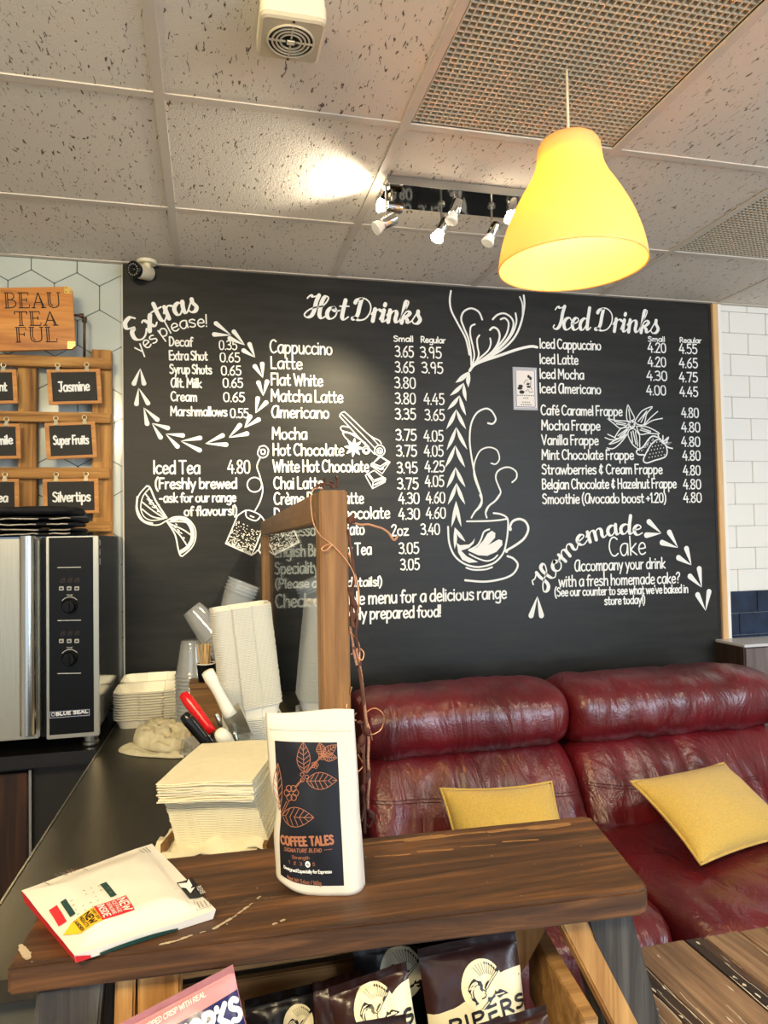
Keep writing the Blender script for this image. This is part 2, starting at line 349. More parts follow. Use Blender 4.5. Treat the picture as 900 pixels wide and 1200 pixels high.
class Ink:
    """flat paint: 2-D strokes and fills collected in one plane, mapped to a surface when built"""
    def __init__(s): s.v = []; s.f = []; s.h = []; s.ly = 0
    def lay(s): s.ly += 1; s.h += [(s.ly % 24)*1.6e-5]*(len(s.v)-len(s.h)); return s
    def ribbon(s, pts, wd, pen=None, caps=True, taper=None):
        P = [Vector((p[0], p[1])) for p in pts]
        Q = [P[0]]
        for p in P[1:]:
            if (p-Q[-1]).length > 1e-7: Q.append(p)
        P = Q; n = len(P)
        if n < 2: return s
        L = [];
        for i in range(n):
            d = P[min(i+1, n-1)]-P[max(i-1, 0)]
            if d.length < 1e-9: d = P[min(i+1, n-1)]-P[i] if i < n-1 else P[i]-P[i-1]
            d.normalize(); hw = wd/2
            if pen: hw = wd/2*(pen+(1-pen)*max(0, -d.y)**.7)
            if taper: hw *= taper(i/(n-1))
            nn = Vector((-d.y, d.x)); L.append((P[i], d, nn, hw))
        b = len(s.v)
        for p, d, nn, hw in L: s.v += [p+nn*hw, p-nn*hw]
        for i in range(n-1): s.f.append([b+2*i, b+2*i+1, b+2*i+3, b+2*i+2])
        if caps:
            for (p, d, nn, hw), sg, ia, ib in ((L[0], -1, b, b+1), (L[-1], 1, b+2*n-2, b+2*n-1)):
                k0 = len(s.v); m = 5
                arc = [p+nn*hw*math.cos(PI*k/m)+d*sg*hw*math.sin(PI*k/m) for k in range(1, m)]
                s.v += arc; s.f.append([ia]+[k0+k for k in range(m-1)]+[ib])
        return s.lay()
    def fill(s, poly):
        b = len(s.v); s.v += [Vector((p[0], p[1])) for p in poly]
        for t in tessellate_polygon([[Vector((p[0], p[1], 0)) for p in poly]]): s.f.append([b+i for i in t])
        return s.lay()
    def patch(s, fn, nu, nv):
        b = len(s.v)
        for j in range(nv+1):
            for i in range(nu+1): s.v.append(Vector(fn(i/nu, j/nv)))
        for j in range(nv):
            for i in range(nu): a = b+j*(nu+1)+i; s.f.append([a, a+1, a+nu+2, a+nu+1])
        return s.lay()
    def ellipse(s, c, rx, ry, n=24, ring=None):
        cx, cy = c
        if ring is None: return s.fill([(cx+rx*math.cos(2*PI*k/n), cy+ry*math.sin(2*PI*k/n)) for k in range(n)])
        return s.ribbon([(cx+rx*math.cos(2*PI*k/n), cy+ry*math.sin(2*PI*k/n)) for k in range(n+1)], ring, caps=False)
    def text(s, txt, tf, wd, font=None, gap=.8, space=1.9, pen=None, slant=0, fit=None):
        """tf maps glyph units (x along, y up) to the plane; fit = wanted width in glyph units"""
        font = font or GC; x = 0; items = []
        for ch in txt:
            if ch == ' ': x += space; continue
            a, st = font[ch]; items.append((x, st)); x += a+gap
        tot = x-gap; k = (fit/tot) if fit else 1
        for x0, st in items:
            for pl in st:
                s.ribbon([tf((x0+p.x+slant*p.y)*k, p.y) for p in pl], wd, pen)
        return s
    def line(s, txt, a, b, h, wd, **kw):
        """text whose baseline runs from a to b; h = capital height, all in plane units"""
        a = Vector(a); b = Vector(b); d = b-a; Ln = d.length; d.normalize(); n = Vector((-d.y, d.x)); font = kw.get('font') or GC
        gap = kw.get('gap', .8); sp = kw.get('space', 1.9)
        tot = sum(sp if c == ' ' else font[c][0]+gap for c in txt)-gap
        kx = Ln/tot; ky = h/8
        return s.text(txt, lambda x, y: a+d*(x*kx)+n*(y*ky), wd, **kw)
    def on_path(s, txt, path, h, wd, **kw):
        P = [Vector((p[0], p[1])) for p in spline([(p[0], p[1], 0) for p in path], 8)]
        cum = [0]
        for i in range(1, len(P)): cum.append(cum[-1]+(P[i]-P[i-1]).length)
        font = kw.get('font') or GC; gap = kw.get('gap', .8); sp = kw.get('space', 1.9)
        tot = sum(sp if c == ' ' else font[c][0]+gap for c in txt)-gap; kx = cum[-1]/tot; ky = h/8
        def tf(x, y):
            q = x*kx; i = 0
            while i < len(cum)-2 and cum[i+1] < q: i += 1
            d = (P[i+1]-P[i]).normalized(); base = P[i]+d*(q-cum[i])
            return base+Vector((-d.y, d.x))*(y*ky)
        return s.text(txt, tf, wd, **kw)
    def build(s, name, m, fn, parent=None, **kw):
        b = MB(); b.add([fn(p.x, p.y, h) for p, h in zip(s.v, s.h)], s.f); o = b.build(name, m, parent, **kw); return o
def teardrop(tip, end, w, n=8):
    """outline pointed at tip and round at end"""
    a = Vector(tip[:2]); b = Vector(end[:2]); d = b-a; L = d.length; d.normalize(); nn = Vector((-d.y, d.x)); r = w/2; c = b-d*r
    L2 = L-r; left = []; right = []
    for k in range(n+1):
        t = k/n; q = r*(t**.85); left.append(a+d*(L2*t)+nn*q); right.append(a+d*(L2*t)-nn*q)
    arc = [c+nn*r*math.cos(PI*k/8)+d*r*math.sin(PI*k/8) for k in range(1, 8)]
    return left+arc+right[:0:-1]
def lens(a, b, w, n=8, bend=0):
    a = Vector(a[:2]); b = Vector(b[:2]); d = b-a; nn = Vector((-d.y, d.x)).normalized()
    A = [a+d*(k/n)+nn*(math.sin(PI*k/n)*(w/2+bend)) for k in range(n+1)]; B = [a+d*(k/n)-nn*(math.sin(PI*k/n)*(w/2-bend)) for k in range(n-1, 0, -1)]
    return A+B
# ------------------------------------------------------------------ palette
M = {}
M['plaster'] = mat('plaster', (205, 200, 190), .8)
M['floor'] = mat('floor_tiles', (176, 166, 152), .5, var=.2, vscale=6)
M['tbar'] = mat('ceiling_grid_paint', (205, 196, 184), .5)
M['void'] = mat('void_dark', (26, 21, 16), .9)
M['white_paint'] = mat('white_paint', (236, 232, 224), .5)
M['pine'] = wood('pale_pine', (226, 190, 140), (206, 160, 106), axis='Z', rough=.6)
M['metro'] = mat('white_glazed_tile', (232, 230, 224), .12, bump=.06, bscale=14)
M['metro_blue'] = mat('navy_glazed_tile', (34, 52, 78), .1, bump=.08, bscale=12, var=.5, vscale=14)
M['grout'] = mat('pale_grout', (190, 186, 178), .9)
M['grout_dark'] = mat('grey_grout', (84, 88, 84), .9)
M['hex'] = mat('pale_grey_green_glazed_tile', (190, 197, 190), .14, bump=.05, bscale=9, var=.1, vscale=5)
M['chalk'] = mat('chalk_paint_white', (238, 238, 234), .8, spec=.2)
M['black_lino'] = mat('black', (14, 13, 12), .6)
M['edge_trim'] = mat('pale_edge_trim', (190, 186, 176), .4)

def chalkboard_mat():
    X = bpy.data.materials.new('chalkboard_black'); X.use_nodes = True; nt = X.node_tree; N = nt.nodes.new; L = nt.links.new
    b = nt.nodes['Principled BSDF']; b.inputs['Roughness'].default_value = .42; b.inputs['Specular IOR Level'].default_value = .27
    tc = N('ShaderNodeTexCoord'); mp = N('ShaderNodeMapping'); mp.inputs['Scale'].default_value = (1.3, 1, 9); L(tc.outputs['Object'], mp.inputs[0])
    n = N('ShaderNodeTexNoise'); n.inputs['Scale'].default_value = 2.2; n.inputs['Detail'].default_value = 8; n.inputs['Roughness'].default_value = .65; L(mp.outputs[0], n.inputs['Vector'])
    r = N('ShaderNodeValToRGB'); r.color_ramp.elements[0].position = .35; r.color_ramp.elements[0].color = lin((25, 24, 22))+(1,); r.color_ramp.elements[1].position = .8; r.color_ramp.elements[1].color = lin((46, 45, 42))+(1,)
    L(n.outputs['Fac'], r.inputs[0])
    v = N('ShaderNodeTexVoronoi'); v.inputs['Scale'].default_value = 26; L(tc.outputs['Object'], v.inputs['Vector'])
    r2 = N('ShaderNodeValToRGB'); r2.color_ramp.elements[0].position = .012; r2.color_ramp.elements[0].color = (1, 1, 1, 1); r2.color_ramp.elements[1].position = .05; r2.color_ramp.elements[1].color = (0, 0, 0, 1)
    L(v.outputs['Distance'], r2.inputs[0])
    mu = N('ShaderNodeMath'); mu.operation = 'MULTIPLY'; mu.inputs[1].default_value = .10; L(r2.outputs[0], mu.inputs[0])
    mx = N('ShaderNodeMix'); mx.data_type = 'RGBA'; L(mu.outputs[0], mx.inputs['Factor']); L(r.outputs[0], mx.inputs['A']); mx.inputs['B'].default_value = lin((170, 168, 160))+(1,)
    L(mx.outputs['Result'], b.inputs['Base Color'])
    r3 = N('ShaderNodeMapRange'); r3.inputs['To Min'].default_value = .34; r3.inputs['To Max'].default_value = .55; L(n.outputs['Fac'], r3.inputs[0]); L(r3.outputs[0], b.inputs['Roughness'])
    return X
M['board'] = chalkboard_mat()

def ceiling_tile_mat():
    X = bpy.data.materials.new('fissured_ceiling_tile'); X.use_nodes = True; nt = X.node_tree; N = nt.nodes.new; L = nt.links.new
    b = nt.nodes['Principled BSDF']; b.inputs['Roughness'].default_value = .95; b.inputs['Specular IOR Level'].default_value = .1
    tc = N('ShaderNodeTexCoord'); mp = N('ShaderNodeMapping'); mp.inputs['Scale'].default_value = (1, .28, 1); mp.inputs['Rotation'].default_value = (0, 0, .2); L(tc.outputs['Object'], mp.inputs[0])
    n = N('ShaderNodeTexNoise'); n.inputs['Scale'].default_value = 145; n.inputs['Detail'].default_value = 1.5; n.inputs['Distortion'].default_value = .9; L(mp.outputs[0], n.inputs['Vector'])
    r = N('ShaderNodeValToRGB'); r.color_ramp.elements[0].position = .645; r.color_ramp.elements[1].position = .69; L(n.outputs['Fac'], r.inputs[0])
    r.color_ramp.elements[0].color = lin((222, 215, 204))+(1,); r.color_ramp.elements[1].color = lin((112, 101, 87))+(1,)
    L(r.outputs[0], b.inputs['Base Color'])
    n2 = N('ShaderNodeTexNoise'); n2.inputs['Scale'].default_value = 240; n2.inputs['Detail'].default_value = 2; L(tc.outputs['Object'], n2.inputs['Vector'])
    ad = N('ShaderNodeMath'); ad.operation = 'MULTIPLY_ADD'; L(r.outputs[0], ad.inputs[0]); ad.inputs[1].default_value = 1.6; L(n2.outputs['Fac'], ad.inputs[2])
    bp = N('ShaderNodeBump'); bp.inputs['Strength'].default_value = .35; bp.inputs['Distance'].default_value = .006; L(ad.outputs[0], bp.inputs['Height']); L(bp.outputs[0], b.inputs['Normal'])
    return X
M['tile'] = ceiling_tile_mat()

# ------------------------------------------------------------------ the room
WY = 2.827            # face of the chalkboard wall
CZ = 2.544            # underside of the ceiling grid
XL, XR, YB, YF = -2.6, 4.2, -3.6, 2.84
structure(MB().box2((XL, YB, -.05), (XR, YF+.1, 0)).build('floor', M['floor']))
wb = structure(MB().box2((XL-.1, YF, 0), (XR+.1, YF+.12, CZ+.25)).build('wall_back', M['grout']))
structure(MB().box2((XL-.1, YB, 0), (XL, YF, CZ+.25)).build('wall_left', M['plaster']))
structure(MB().box2((XR, YB, 0), (XR+.1, YF, CZ+.25)).build('wall_right', M['plaster']))
# suspended ceiling: 600 mm tiles between T bars, two bays of open grille
X0, Y1 = -.104, 1.7315
xs = [X0+.6*i for i in range(-4, 8)]; ys = [Y1+.6*k for k in range(-8, 2)]+[YF]
def is_grille(i, k):
    x, y = xs[i]+.3, ys[k]+.3
    return (X0+.6 < x < X0+1.2 and Y1-1.2 < y < Y1) or (X0+1.8 < x < X0+2.4 and Y1-.6 < y < Y1+.6) or (X0+.6 < x < X0+1.2 and Y1-3.6 < y < Y1-2.4)
b = MB()
for i in range(len(xs)-1):
    for k in range(len(ys)-1):
        if not is_grille(i, k): b.box2((xs[i]+.003, ys[k]+.003, CZ+.004), (xs[i+1]-.003, ys[k+1]-.003, CZ+.018))
structure(b.build('ceiling', M['tile']))
structure(MB().box2((XL, YB, CZ+.24), (XR, YF, CZ+.30)).build('ceiling_void', M['void']))
n = 0
for x in xs:
    n += 1; structure(MB().box2((x-.012, ys[0], CZ), (x+.012, YF, CZ+.006)).build('trim_%d' % n, M['tbar']))
for y in ys[:-1]:
    n += 1; structure(MB().box2((xs[0], y-.0118, CZ+.0006), (xs[-1], y+.0118, CZ+.0055)).build('trim_%d' % n, M['tbar']))
n += 1; structure(MB().box2((xs[0], YF-.030, CZ-.001), (xs[-1], YF, CZ+.003)).build('trim_%d' % n, M['tbar'], bevel=.001))
# pale hexagon tiles on the left, white metro tiles with a navy base on the right
hx = atY(117, 350, YF).x; hz = atY(117, 350, YF).z; hs = .0905; hw = hs*math.sqrt(3)
b = MB()
for row in range(-12, 3):
    for col in range(-9, 4):
        cx = hx+hw*(col+.5)+(hw/2 if row % 2 else 0); cz = hz+1.5*hs*row
        P = [(cx+(hs-.0017)*math.sin(PI/3*k), cz+(hs-.0017)*math.cos(PI/3*k)) for k in range(6)]
        P = [(min(x, -.312), min(z, CZ-.002)) for x, z in P]
        Q = []
        for p in P:
            if not Q or (abs(p[0]-Q[-1][0])+abs(p[1]-Q[-1][1])) > 1e-4: Q.append(p)
        if len(Q) < 3 or max(p[0] for p in Q)-min(p[0] for p in Q) < .01 or max(p[1] for p in Q)-min(p[1] for p in Q) < .01: continue
        A = [(x, YF+.001, z) for x, z in Q]; B = [(x, YF-.008, z) for x, z in Q]; k = len(Q)
        b.add(A+B, [tuple(range(k-1, -1, -1)), tuple(range(k, 2*k))]+[(i, (i+1) % k, k+(i+1) % k, k+i) for i in range(k)])
hexo = structure(b.build('wall_back_hexagon_tiles', M['hex'], None, bevel=.0015))
structure(MB().box2((-2.3, YF-.0015, .8), (-.31, YF+.001, CZ)).build('wall_back_grout', M['grout_dark']))
z0 = atY(880, 692, YF).z; jx = atY(875, 400, YF).x
bw, bn = MB(), MB()
for row in range(-7, 15):
    zb = z0+.1*row
    for col in range(-4, 8):
        xa = jx+.2*col+(.1 if row % 2 == 0 else 0); xb = xa+.2; xa = max(xa, 2.318)
        if xb-xa < .015 or zb > CZ-.01: continue
        (bn if row < 0 else bw).box2((xa+.001, YF-.009, zb+.001), (min(xb, XR)-.001, YF+.001, min(zb+.1, CZ)-.001))
structure(bw.build('wall_back_metro_tiles', M['metro'], None, bevel=.002)); structure(bn.build('wall_back_navy_tiles', M['metro_blue'], None, bevel=.002))
n += 1; structure(MB().box2((2.264, WY-.012, .3), (2.293, YF, CZ)).build('trim_%d' % n, M['pine'], bevel=.002))
n += 1; structure(MB().box2((2.2945, WY-.002, .3), (2.317, YF, CZ)).build('trim_%d' % n, M['white_paint'], bevel=.001))

# ------------------------------------------------------------------ chalkboard with the menu
board = thing('menu_chalkboard', 'large black chalkboard wall with hand lettered white drinks menu and drawings', 'chalkboard', (1.0, WY+.006, 1.3))
MB().box2((-.305, WY, .05), (2.250, YF-.001, CZ-.002)).build('panel', M['board'], board)
plabel(MB().box2((2.251, WY-.001, .05), (2.262, YF-.001, CZ-.003)).build('edge_strip', mat('board_edge_black', (18, 18, 20), .5), board), 'black edge strip')
plabel(MB().box2((-.3112, WY-.0015, .9), (-.306, YF-.001, CZ-.003)).build('edge_strip', M['edge_trim'], board), 'thin pale edge strip')
PY = WY-.0008
def bd(u, v): p = atY(u, v, WY); return Vector((p.x, p.z))
def onboard(x, z, h): return (x, PY-h, z)
def px(w, u=450, v=500): return w*atY(u, v, WY).dot(CF)/FPX if False else w*((atY(u, v, WY)-EYEP).dot(CF))/FPX
def bline(I, txt, u0, v0, u1, v1, h, wpx=1.9, **kw):
    um, vm = (u0+u1)/2, (v0+v1)/2
    I.line(txt, bd(u0, v0), bd(u1, v1), px(h, um, vm), px(wpx, um, vm), **kw)
def item(nm, *a, **k):
    I = Ink(); bline(I, *a, **k); return I.build(nm, M['chalk'], onboard, board)
def bstroke(I, pts, wpx, fx=lambda a: a, k=6, taper=None, closed=False):
    P = [fx(p) for p in pts]; um = sum(p[0] for p in P)/len(P); vm = sum(p[1] for p in P)/len(P)
    Q = [bd(*p) for p in P]
    if len(Q) > 2: Q = [Vector((q.x, q.y)) for q in spline([(q.x, q.y, 0) for q in Q], k, closed)]
    if closed: Q.append(Q[0])
    I.ribbon(Q, px(wpx, um, vm), taper=taper)
def zf(ox, oy, s): return lambda p: (ox+p[0]*s, oy+p[1]*s)
thin = lambda t: .35+.65*math.sin(PI*min(1, max(0, t)))**.6

# headings in brush script
I = Ink(); I.line('Hot', bd(356, 372), bd(406, 375), px(25), px(4.8), font=SC, gap=0, pen=.36, slant=.16)
I.line('Drinks', bd(411, 375), bd(492, 380), px(25), px(4.8), font=SC, gap=0, pen=.36, slant=.16); I.build('heading', M['chalk'], onboard, board)
I = Ink(); I.line('Iced', bd(648, 386), bd(691, 387.5), px(25.5, 700, 380), px(4.1, 700, 380), font=SC, gap=0, pen=.36, slant=.16)
I.line('Drinks', bd(696, 387.5), bd(771, 391), px(25.5, 730, 380), px(4.1, 730, 380), font=SC, gap=0, pen=.36, slant=.16); I.build('heading', M['chalk'], onboard, board)
I = Ink(); I.on_path('Extras', [bd(*p) for p in ((164, 402), (173, 391), (186, 380), (200, 373), (215, 368), (232, 365))], px(25, 190, 380), px(5, 190, 380), font=SC, gap=0, pen=.4, slant=.05); I.build('heading', M['chalk'], onboard, board)
I = Ink(); I.on_path('Homemade', [bd(*p) for p in ((640, 695), (652, 674), (667, 653), (681, 640), (695, 634), (713, 628.5), (732, 626), (752, 627.5))], px(21, 700, 650), px(4.4, 700, 650), font=SC, gap=0, pen=.36, slant=0); I.build('heading', M['chalk'], onboard, board)
# extras
I = Ink()
I.on_path('yes please!', [bd(*p) for p in ((164, 415), (180, 403), (193, 394), (206, 388), (224, 383.5), (243, 383))], px(14.5, 200, 400), px(1.6, 200, 400))
for t, u0, u1, v, pr, p0, p1, pv in (('Decaf', 198.4, 225.6, 405.3, '0.35', 257, 277.6, 409.6), ('Extra Shot', 198.4, 243, 421.6, '0.65', 258, 281, 424), ('Syrup Shots', 199, 248, 437.6, '0.65', 259.4, 282.4, 439.4),
        ('@lt. Milk', 200.4, 236, 453.6, '0.65', 261.4, 284.4, 453.8), ('Cream', 200.4, 230.6, 469.6, '0.65', 262, 286.6, 470.6), ('Marshmallows', 200, 266, 487, '0.55', 270, 291, 489.4)):
    item('menu_item', t, u0, v, u1, v+.6, 10.6, 1.75); item('price', pr, p0, pv, p1, pv+.3, 10.6, 1.45)
I.build('heading_note', M['chalk'], onboard, board)
I = Ink()
item('menu_item', 'Iced Tea', 180, 555, 234, 555, 15, 2.1); item('price', '4.80', 267, 554.6, 293, 554.4, 15, 1.7); bline(I, '(Freshly brewed', 182, 572.6, 277.3, 572.2, 12, 2.1)
bline(I, '-ask for our range', 187, 588.6, 276.2, 587.6, 10.5, 1.9); bline(I, 'of flavours!)', 216, 604.4, 277.6, 603.2, 10.5, 1.9)
I.build('iced_tea_note', M['chalk'], onboard, board)
# hot drinks
f2 = lambda x, y: (300+x*.36667, 330+y*.36667)
rows = [('Cappuccino', 45, 243, 227, '3.65', 445, 503, 240, '3.95', 525, 592, 243), ('Latte', 47, 147, 277, '3.65', 445, 505, 290, '3.95', 530, 597, 292), ('Flat White', 48, 213, 330, '3.80', 443, 510, 340, '', 0, 0, 0),
 ('Matcha Latte', 48, 277, 382, '3.80', 445, 510, 390, '4.45', 537, 601, 392), ('@mericano', 50, 233, 434, '3.35', 445, 510, 440, '3.65', 540, 602, 443), ('Mocha', 52, 162, 503, '3.75', 447, 512, 507, '4.05', 537, 598, 510),
 ('Hot Chocolate', 54, 280, 555, '3.75', 449, 513, 558, '4.05', 538, 598, 558), ('White Hot Chocolate', 55, 360, 608, '3.95', 451, 515, 612, '4.25', 540, 602, 608), ('Chai Latte', 57, 213, 662, '3.75', 452, 518, 663, '4.05', 541, 600, 655),
 ('Cr\u00e8me Br\u00fbl\u00e9e Latte', 58, 343, 712, '4.30', 456, 522, 710, '4.60', 544, 604, 708), ('Deluxe Hot Chocolate', 58, 427, 762, '4.30', 456, 523, 760, '4.60', 544, 606, 757), ('Espresso Macchiato', 60, 346, 814, '2oz', 433, 487, 812, '3.40', 527, 587, 809),
 ('English Breakfast Tea', 60, 368, 880, '3.05', 457, 520, 870, '', 0, 0, 0), ('Speciality Tea', 60, 262, 935, '3.05', 462, 522, 922, '', 0, 0, 0)]
J = Ink()
for i, (t, a, b2, y, p, pa, pb, py_, q, qa, qb, qy) in enumerate(rows):
    sl = .035-.0052*i
    item('menu_item', t, *f2(a, y), *f2(b2, y+sl*(b2-a)), 13.5 if i else 15, 1.9)
    item('price', p, *f2(pa, py_), *f2(pb, py_+sl*60), 12.6, 1.7)
    if q: item('price', q, *f2(qa, qy), *f2(qb, qy+sl*60), 12.6, 1.7)
bline(J, 'Small', *f2(440, 191), *f2(502, 192), 6.4, 1.4); bline(J, 'Regular', *f2(527, 194), *f2(605, 197), 6.8, 1.4)
J.build('price_heading', M['chalk'], onboard, board)
I = Ink()
bline(I, '(Please ask for details!)', *f2(62, 980), *f2(402, 972), 10.5, 1.9); bline(I, 'Check our table menu for a delicious range', *f2(62, 1042), *f2(800, 1012), 14.5, 2.1)
bline(I, 'of freshly prepared food!', *f2(205, 1084), *f2(590, 1070), 13.5, 2.1)
I.build('food_note', M['chalk'], onboard, board)
# iced drinks
f3 = lambda x, y: (600+x/3, 340+y/3)
rows = [('Iced Cappuccino', 98, 312, 204, '4.20', 478, 541, 218, '4.55', 588, 650, 222), ('Iced Latte', 98, 232, 258, '4.20', 478, 541, 268, '4.65', 588, 652, 272), ('Iced Mocha', 98, 252, 310, '4.30', 474, 545, 317, '4.75', 588, 652, 322),
 ('Iced @mericano', 98, 312, 361, '4.00', 473, 541, 368, '4.45', 590, 653, 373), ('Caf\u00e9 Caramel Frappe', 102, 387, 438, '', 0, 0, 0, '4.80', 596, 656, 447), ('Mocha Frappe', 104, 309, 491, '', 0, 0, 0, '4.80', 596, 661, 498),
 ('Vanilla Frappe', 105, 303, 543, '', 0, 0, 0, '4.80', 596, 661, 549), ('Mint Chocolate Frappe', 105, 427, 595, '', 0, 0, 0, '4.80', 600, 662, 598), ('Strawberries & Cream Frappe', 105, 528, 647, '', 0, 0, 0, '4.80', 602, 662, 650),
 ('Belgian Chocolate & Hazelnut Frappe', 106, 577, 699, '', 0, 0, 0, '4.80', 602, 664, 699), ('Smoothie (@vocado boost +1.20)', 107, 541, 751, '', 0, 0, 0, '4.80', 603, 666, 746)]
J = Ink()
for i, (t, a, b2, y, p, pa, pb, py_, q, qa, qb, qy) in enumerate(rows):
    sl = .03-.0042*i
    item('menu_item', t, *f3(a, y), *f3(b2, y+sl*(b2-a)), 11.2, 1.7)
    if p: item('price', p, *f3(pa, py_), *f3(pb, py_+sl*60), 11, 1.6)
    item('price', q, *f3(qa, qy), *f3(qb, qy+sl*60), 11, 1.6)
bline(J, 'Small', *f3(478, 180), *f3(537, 181), 5.6, 1.2); bline(J, 'Regular', *f3(590, 184), *f3(665, 186), 5.8, 1.2)
J.build('price_heading', M['chalk'], onboard, board)
I = Ink()
bline(I, 'Cake', *f3(342, 936), *f3(470, 928), 22, 1.7); bline(I, '@ccompany your drink', *f3(220, 988), *f3(538, 977), 12.6, 1.7)
bline(I, 'with a fresh homemade cake?', *f3(165, 1043), *f3(590, 1029), 12.6, 1.7); bline(I, "(See our counter to see what we've baked in", *f3(150, 1076), *f3(618, 1063), 9.6, 1.6); bline(I, 'store today!)', *f3(325, 1106), *f3(467, 1101), 9.6, 1.6)
I.build('cake_note', M['chalk'], onboard, board)
# leaf wreaths
def leafset(name, sets, fx, wpx):
    I = Ink()
    for tip, *ends in sets:
        for e in ends:
            a, c = fx(tip), fx(e); wd = px(wpx, *a); I.fill(teardrop(bd(*a), bd(*c), wd))
    return I.build(name, M['chalk'], onboard, board)
W2 = [((122,58),(80,160),(147,160)),((112,172),(98,280),(174,274)),((142,288),(165,396),(232,368)),((190,380),(248,474),(296,412)),((270,442),(349,526),(384,453)),((358,485),(482,544),(485,464)),((503,500),(616,446),(638,506)),((640,465),(714,382),(760,438)),((732,408),(771,330),(826,352)),((797,322),(812,222),(868,250)),((842,220),(810,130),(868,124)),((840,115),(786,36),(836,20))]
W1 = [((795,420),(716,372),(757,330)),((735,348),(634,302),(662,258)),((655,290),(542,284),(555,212))]
I = Ink()
for S_, fx in ((W2, zf(140, 420, .2)), (W1, zf(140, 335, .2))):
    for tip, *ends in S_:
        for e in ends: a, c = fx(tip), fx(e); I.fill(teardrop(bd(*a), bd(*c), px(5.4, *a)))
I.build('leaf_wreath', M['chalk'], onboard, board)
LS6 = zf(610, 590, .25556)
leafset('leaf_pair', [((77,425),(44,526),(98,526))], LS6, 6.6)
leafset('leaf_spray', [((645,137),(566,147),(580,76)),((722,203),(638,176),(676,122)),((783,283),(714,243),(757,195)),((830,385),(768,326),(817,287)),((848,492),(806,408),(866,392))], zf(610, 590, .25556), 6.6)
# vine of pointed leaves rising from the cup
I = Ink()
fx = zf(515, 430, .14167)
for tip, *ends in (((240,48),(132,130),(240,168)),((200,132),(86,238),(222,284)),((165,236),(65,354),(219,402)),((138,350),(55,516),(220,516)),((138,498),(58,690),(230,684)),((130,648),(45,834),(212,832)),((132,828),(58,1002),(214,994)),((140,960),(68,1140),(212,1138))):
    for s_, e in zip((1, -1), ends): a, c = fx(tip), fx(e); I.fill(lens(bd(*a), bd(*c), px(4.6, *a), bend=px(.9, *a)*(1 if s_ > 0 else -1)))
fx = zf(515, 580, .13333)
for tip, *ends in (((145,52),(103,284),(192,280)),((133,286),(132,474),(228,410))):
    for s_, e in zip((1, -1), ends): a, c = fx(tip), fx(e); I.fill(lens(bd(*a), bd(*c), px(4.4, *a), bend=px(.9, *a)*s_))
fx = zf(515, 335, .13333)
for e in ((142, 848), (250, 892)): a, c = fx((262, 752)), fx(e); I.fill(lens(bd(*a), bd(*c), px(4, *a)))
I.build('leaf_vine', M['chalk'], onboard, board)
I = Ink()
for P, wd in (([(100,45),(90,130),(105,220),(160,330),(225,450),(250,540),(262,605)],2.2),([(375,297),(345,230),(280,198),(215,225),(190,290),(215,370),(255,470),(275,600),(280,700)],2.2),([(310,338),(275,360),(270,430),(295,540),(305,620),(285,700)],2),([(350,435),(330,470),(335,540),(345,600),(325,660),(285,705)],2),
  ([(445,462),(450,510),(425,570),(360,630),(290,700)],2),([(443,388),(475,365),(515,390),(528,450),(500,530),(430,610),(300,695)],2.4),([(537,295),(575,285),(607,330),(590,420),(530,510),(440,600),(310,690)],2.2),([(467,295),(510,255),(570,243),(630,280),(650,340),(620,430),(550,520),(450,605)],2.2),
  ([(668,242),(675,320),(640,420),(570,510),(470,600)],2.2),([(740,85),(745,180),(715,330),(660,450),(570,545),(450,620),(280,710)],2.4),([(705,97),(728,160),(730,250)],1.8),([(857,540),(800,533),(680,560),(520,615),(370,665),(300,700),(265,745)],3.2)):
    bstroke(I, P, wd, fx)
fx = zf(515, 430, .14167)
for P, wd in (([(400,465),(440,470),(465,430),(430,365),(380,345),(310,380),(265,460),(250,560),(255,680),(290,880),(330,1010),(350,1090),(330,1150),(290,1200)],2.1),([(427,797),(465,803),(495,760),(475,690),(410,665),(340,690),(300,760),(285,830),(290,920),(340,1050)],1.7),([(600,955),(635,920),(635,870),(590,835),(535,833),(480,865),(465,920),(490,990),(505,1040),(470,1100),(410,1150),(385,1200)],1.9)): bstroke(I, P, wd, fx)
fx = zf(515, 580, .13333)
for P in ([(355,0),(372,50),(360,100),(310,150),(280,200)], [(525,0),(490,50),(430,100),(405,150),(415,200)]): bstroke(I, P, 2, fx)
I.build('steam_swirls', M['chalk'], onboard, board)
I = Ink()
for P, wd in (([(240,232),(400,230),(520,222),(592,210)],2),([(475,160),(540,170),(595,205),(602,280),(590,400),(560,510),(490,590),(400,625),(310,632),(210,600),(130,530),(85,420),(75,280)],2.2),([(235,640),(300,658),(400,655),(462,635)],2),([(612,300),(640,235),(700,212),(755,235),(780,300),(745,380),(670,440),(585,490)],2.8),([(597,538),(650,560),(688,615),(650,690),(560,735),(400,762),(225,750)],2.4),([(437,302),(390,325),(365,390),(330,445),(258,485)],2),([(262,520),(330,555),(410,580),(470,565),(510,530)],1.8)): bstroke(I, P, wd, fx)
for P in ([(255,492),(330,460),(385,400),(420,340),(460,315),(490,335),(488,375),(430,440),(520,390),(550,400),(552,440),(500,500),(420,535),(340,530)], [(150,420),(180,442),(260,435),(290,410),(310,380),(300,425),(260,465),(190,490),(240,540),(340,590),(260,597),(200,570),(165,510)]): I.fill([bd(*fx(p)) for p in P])
I.ellipse(bd(*fx((622, 300))), px(2), px(2.4)); I.ellipse(bd(*fx((588, 495))), px(2), px(2))
I.build('cup_drawing', M['chalk'], onboard, board)
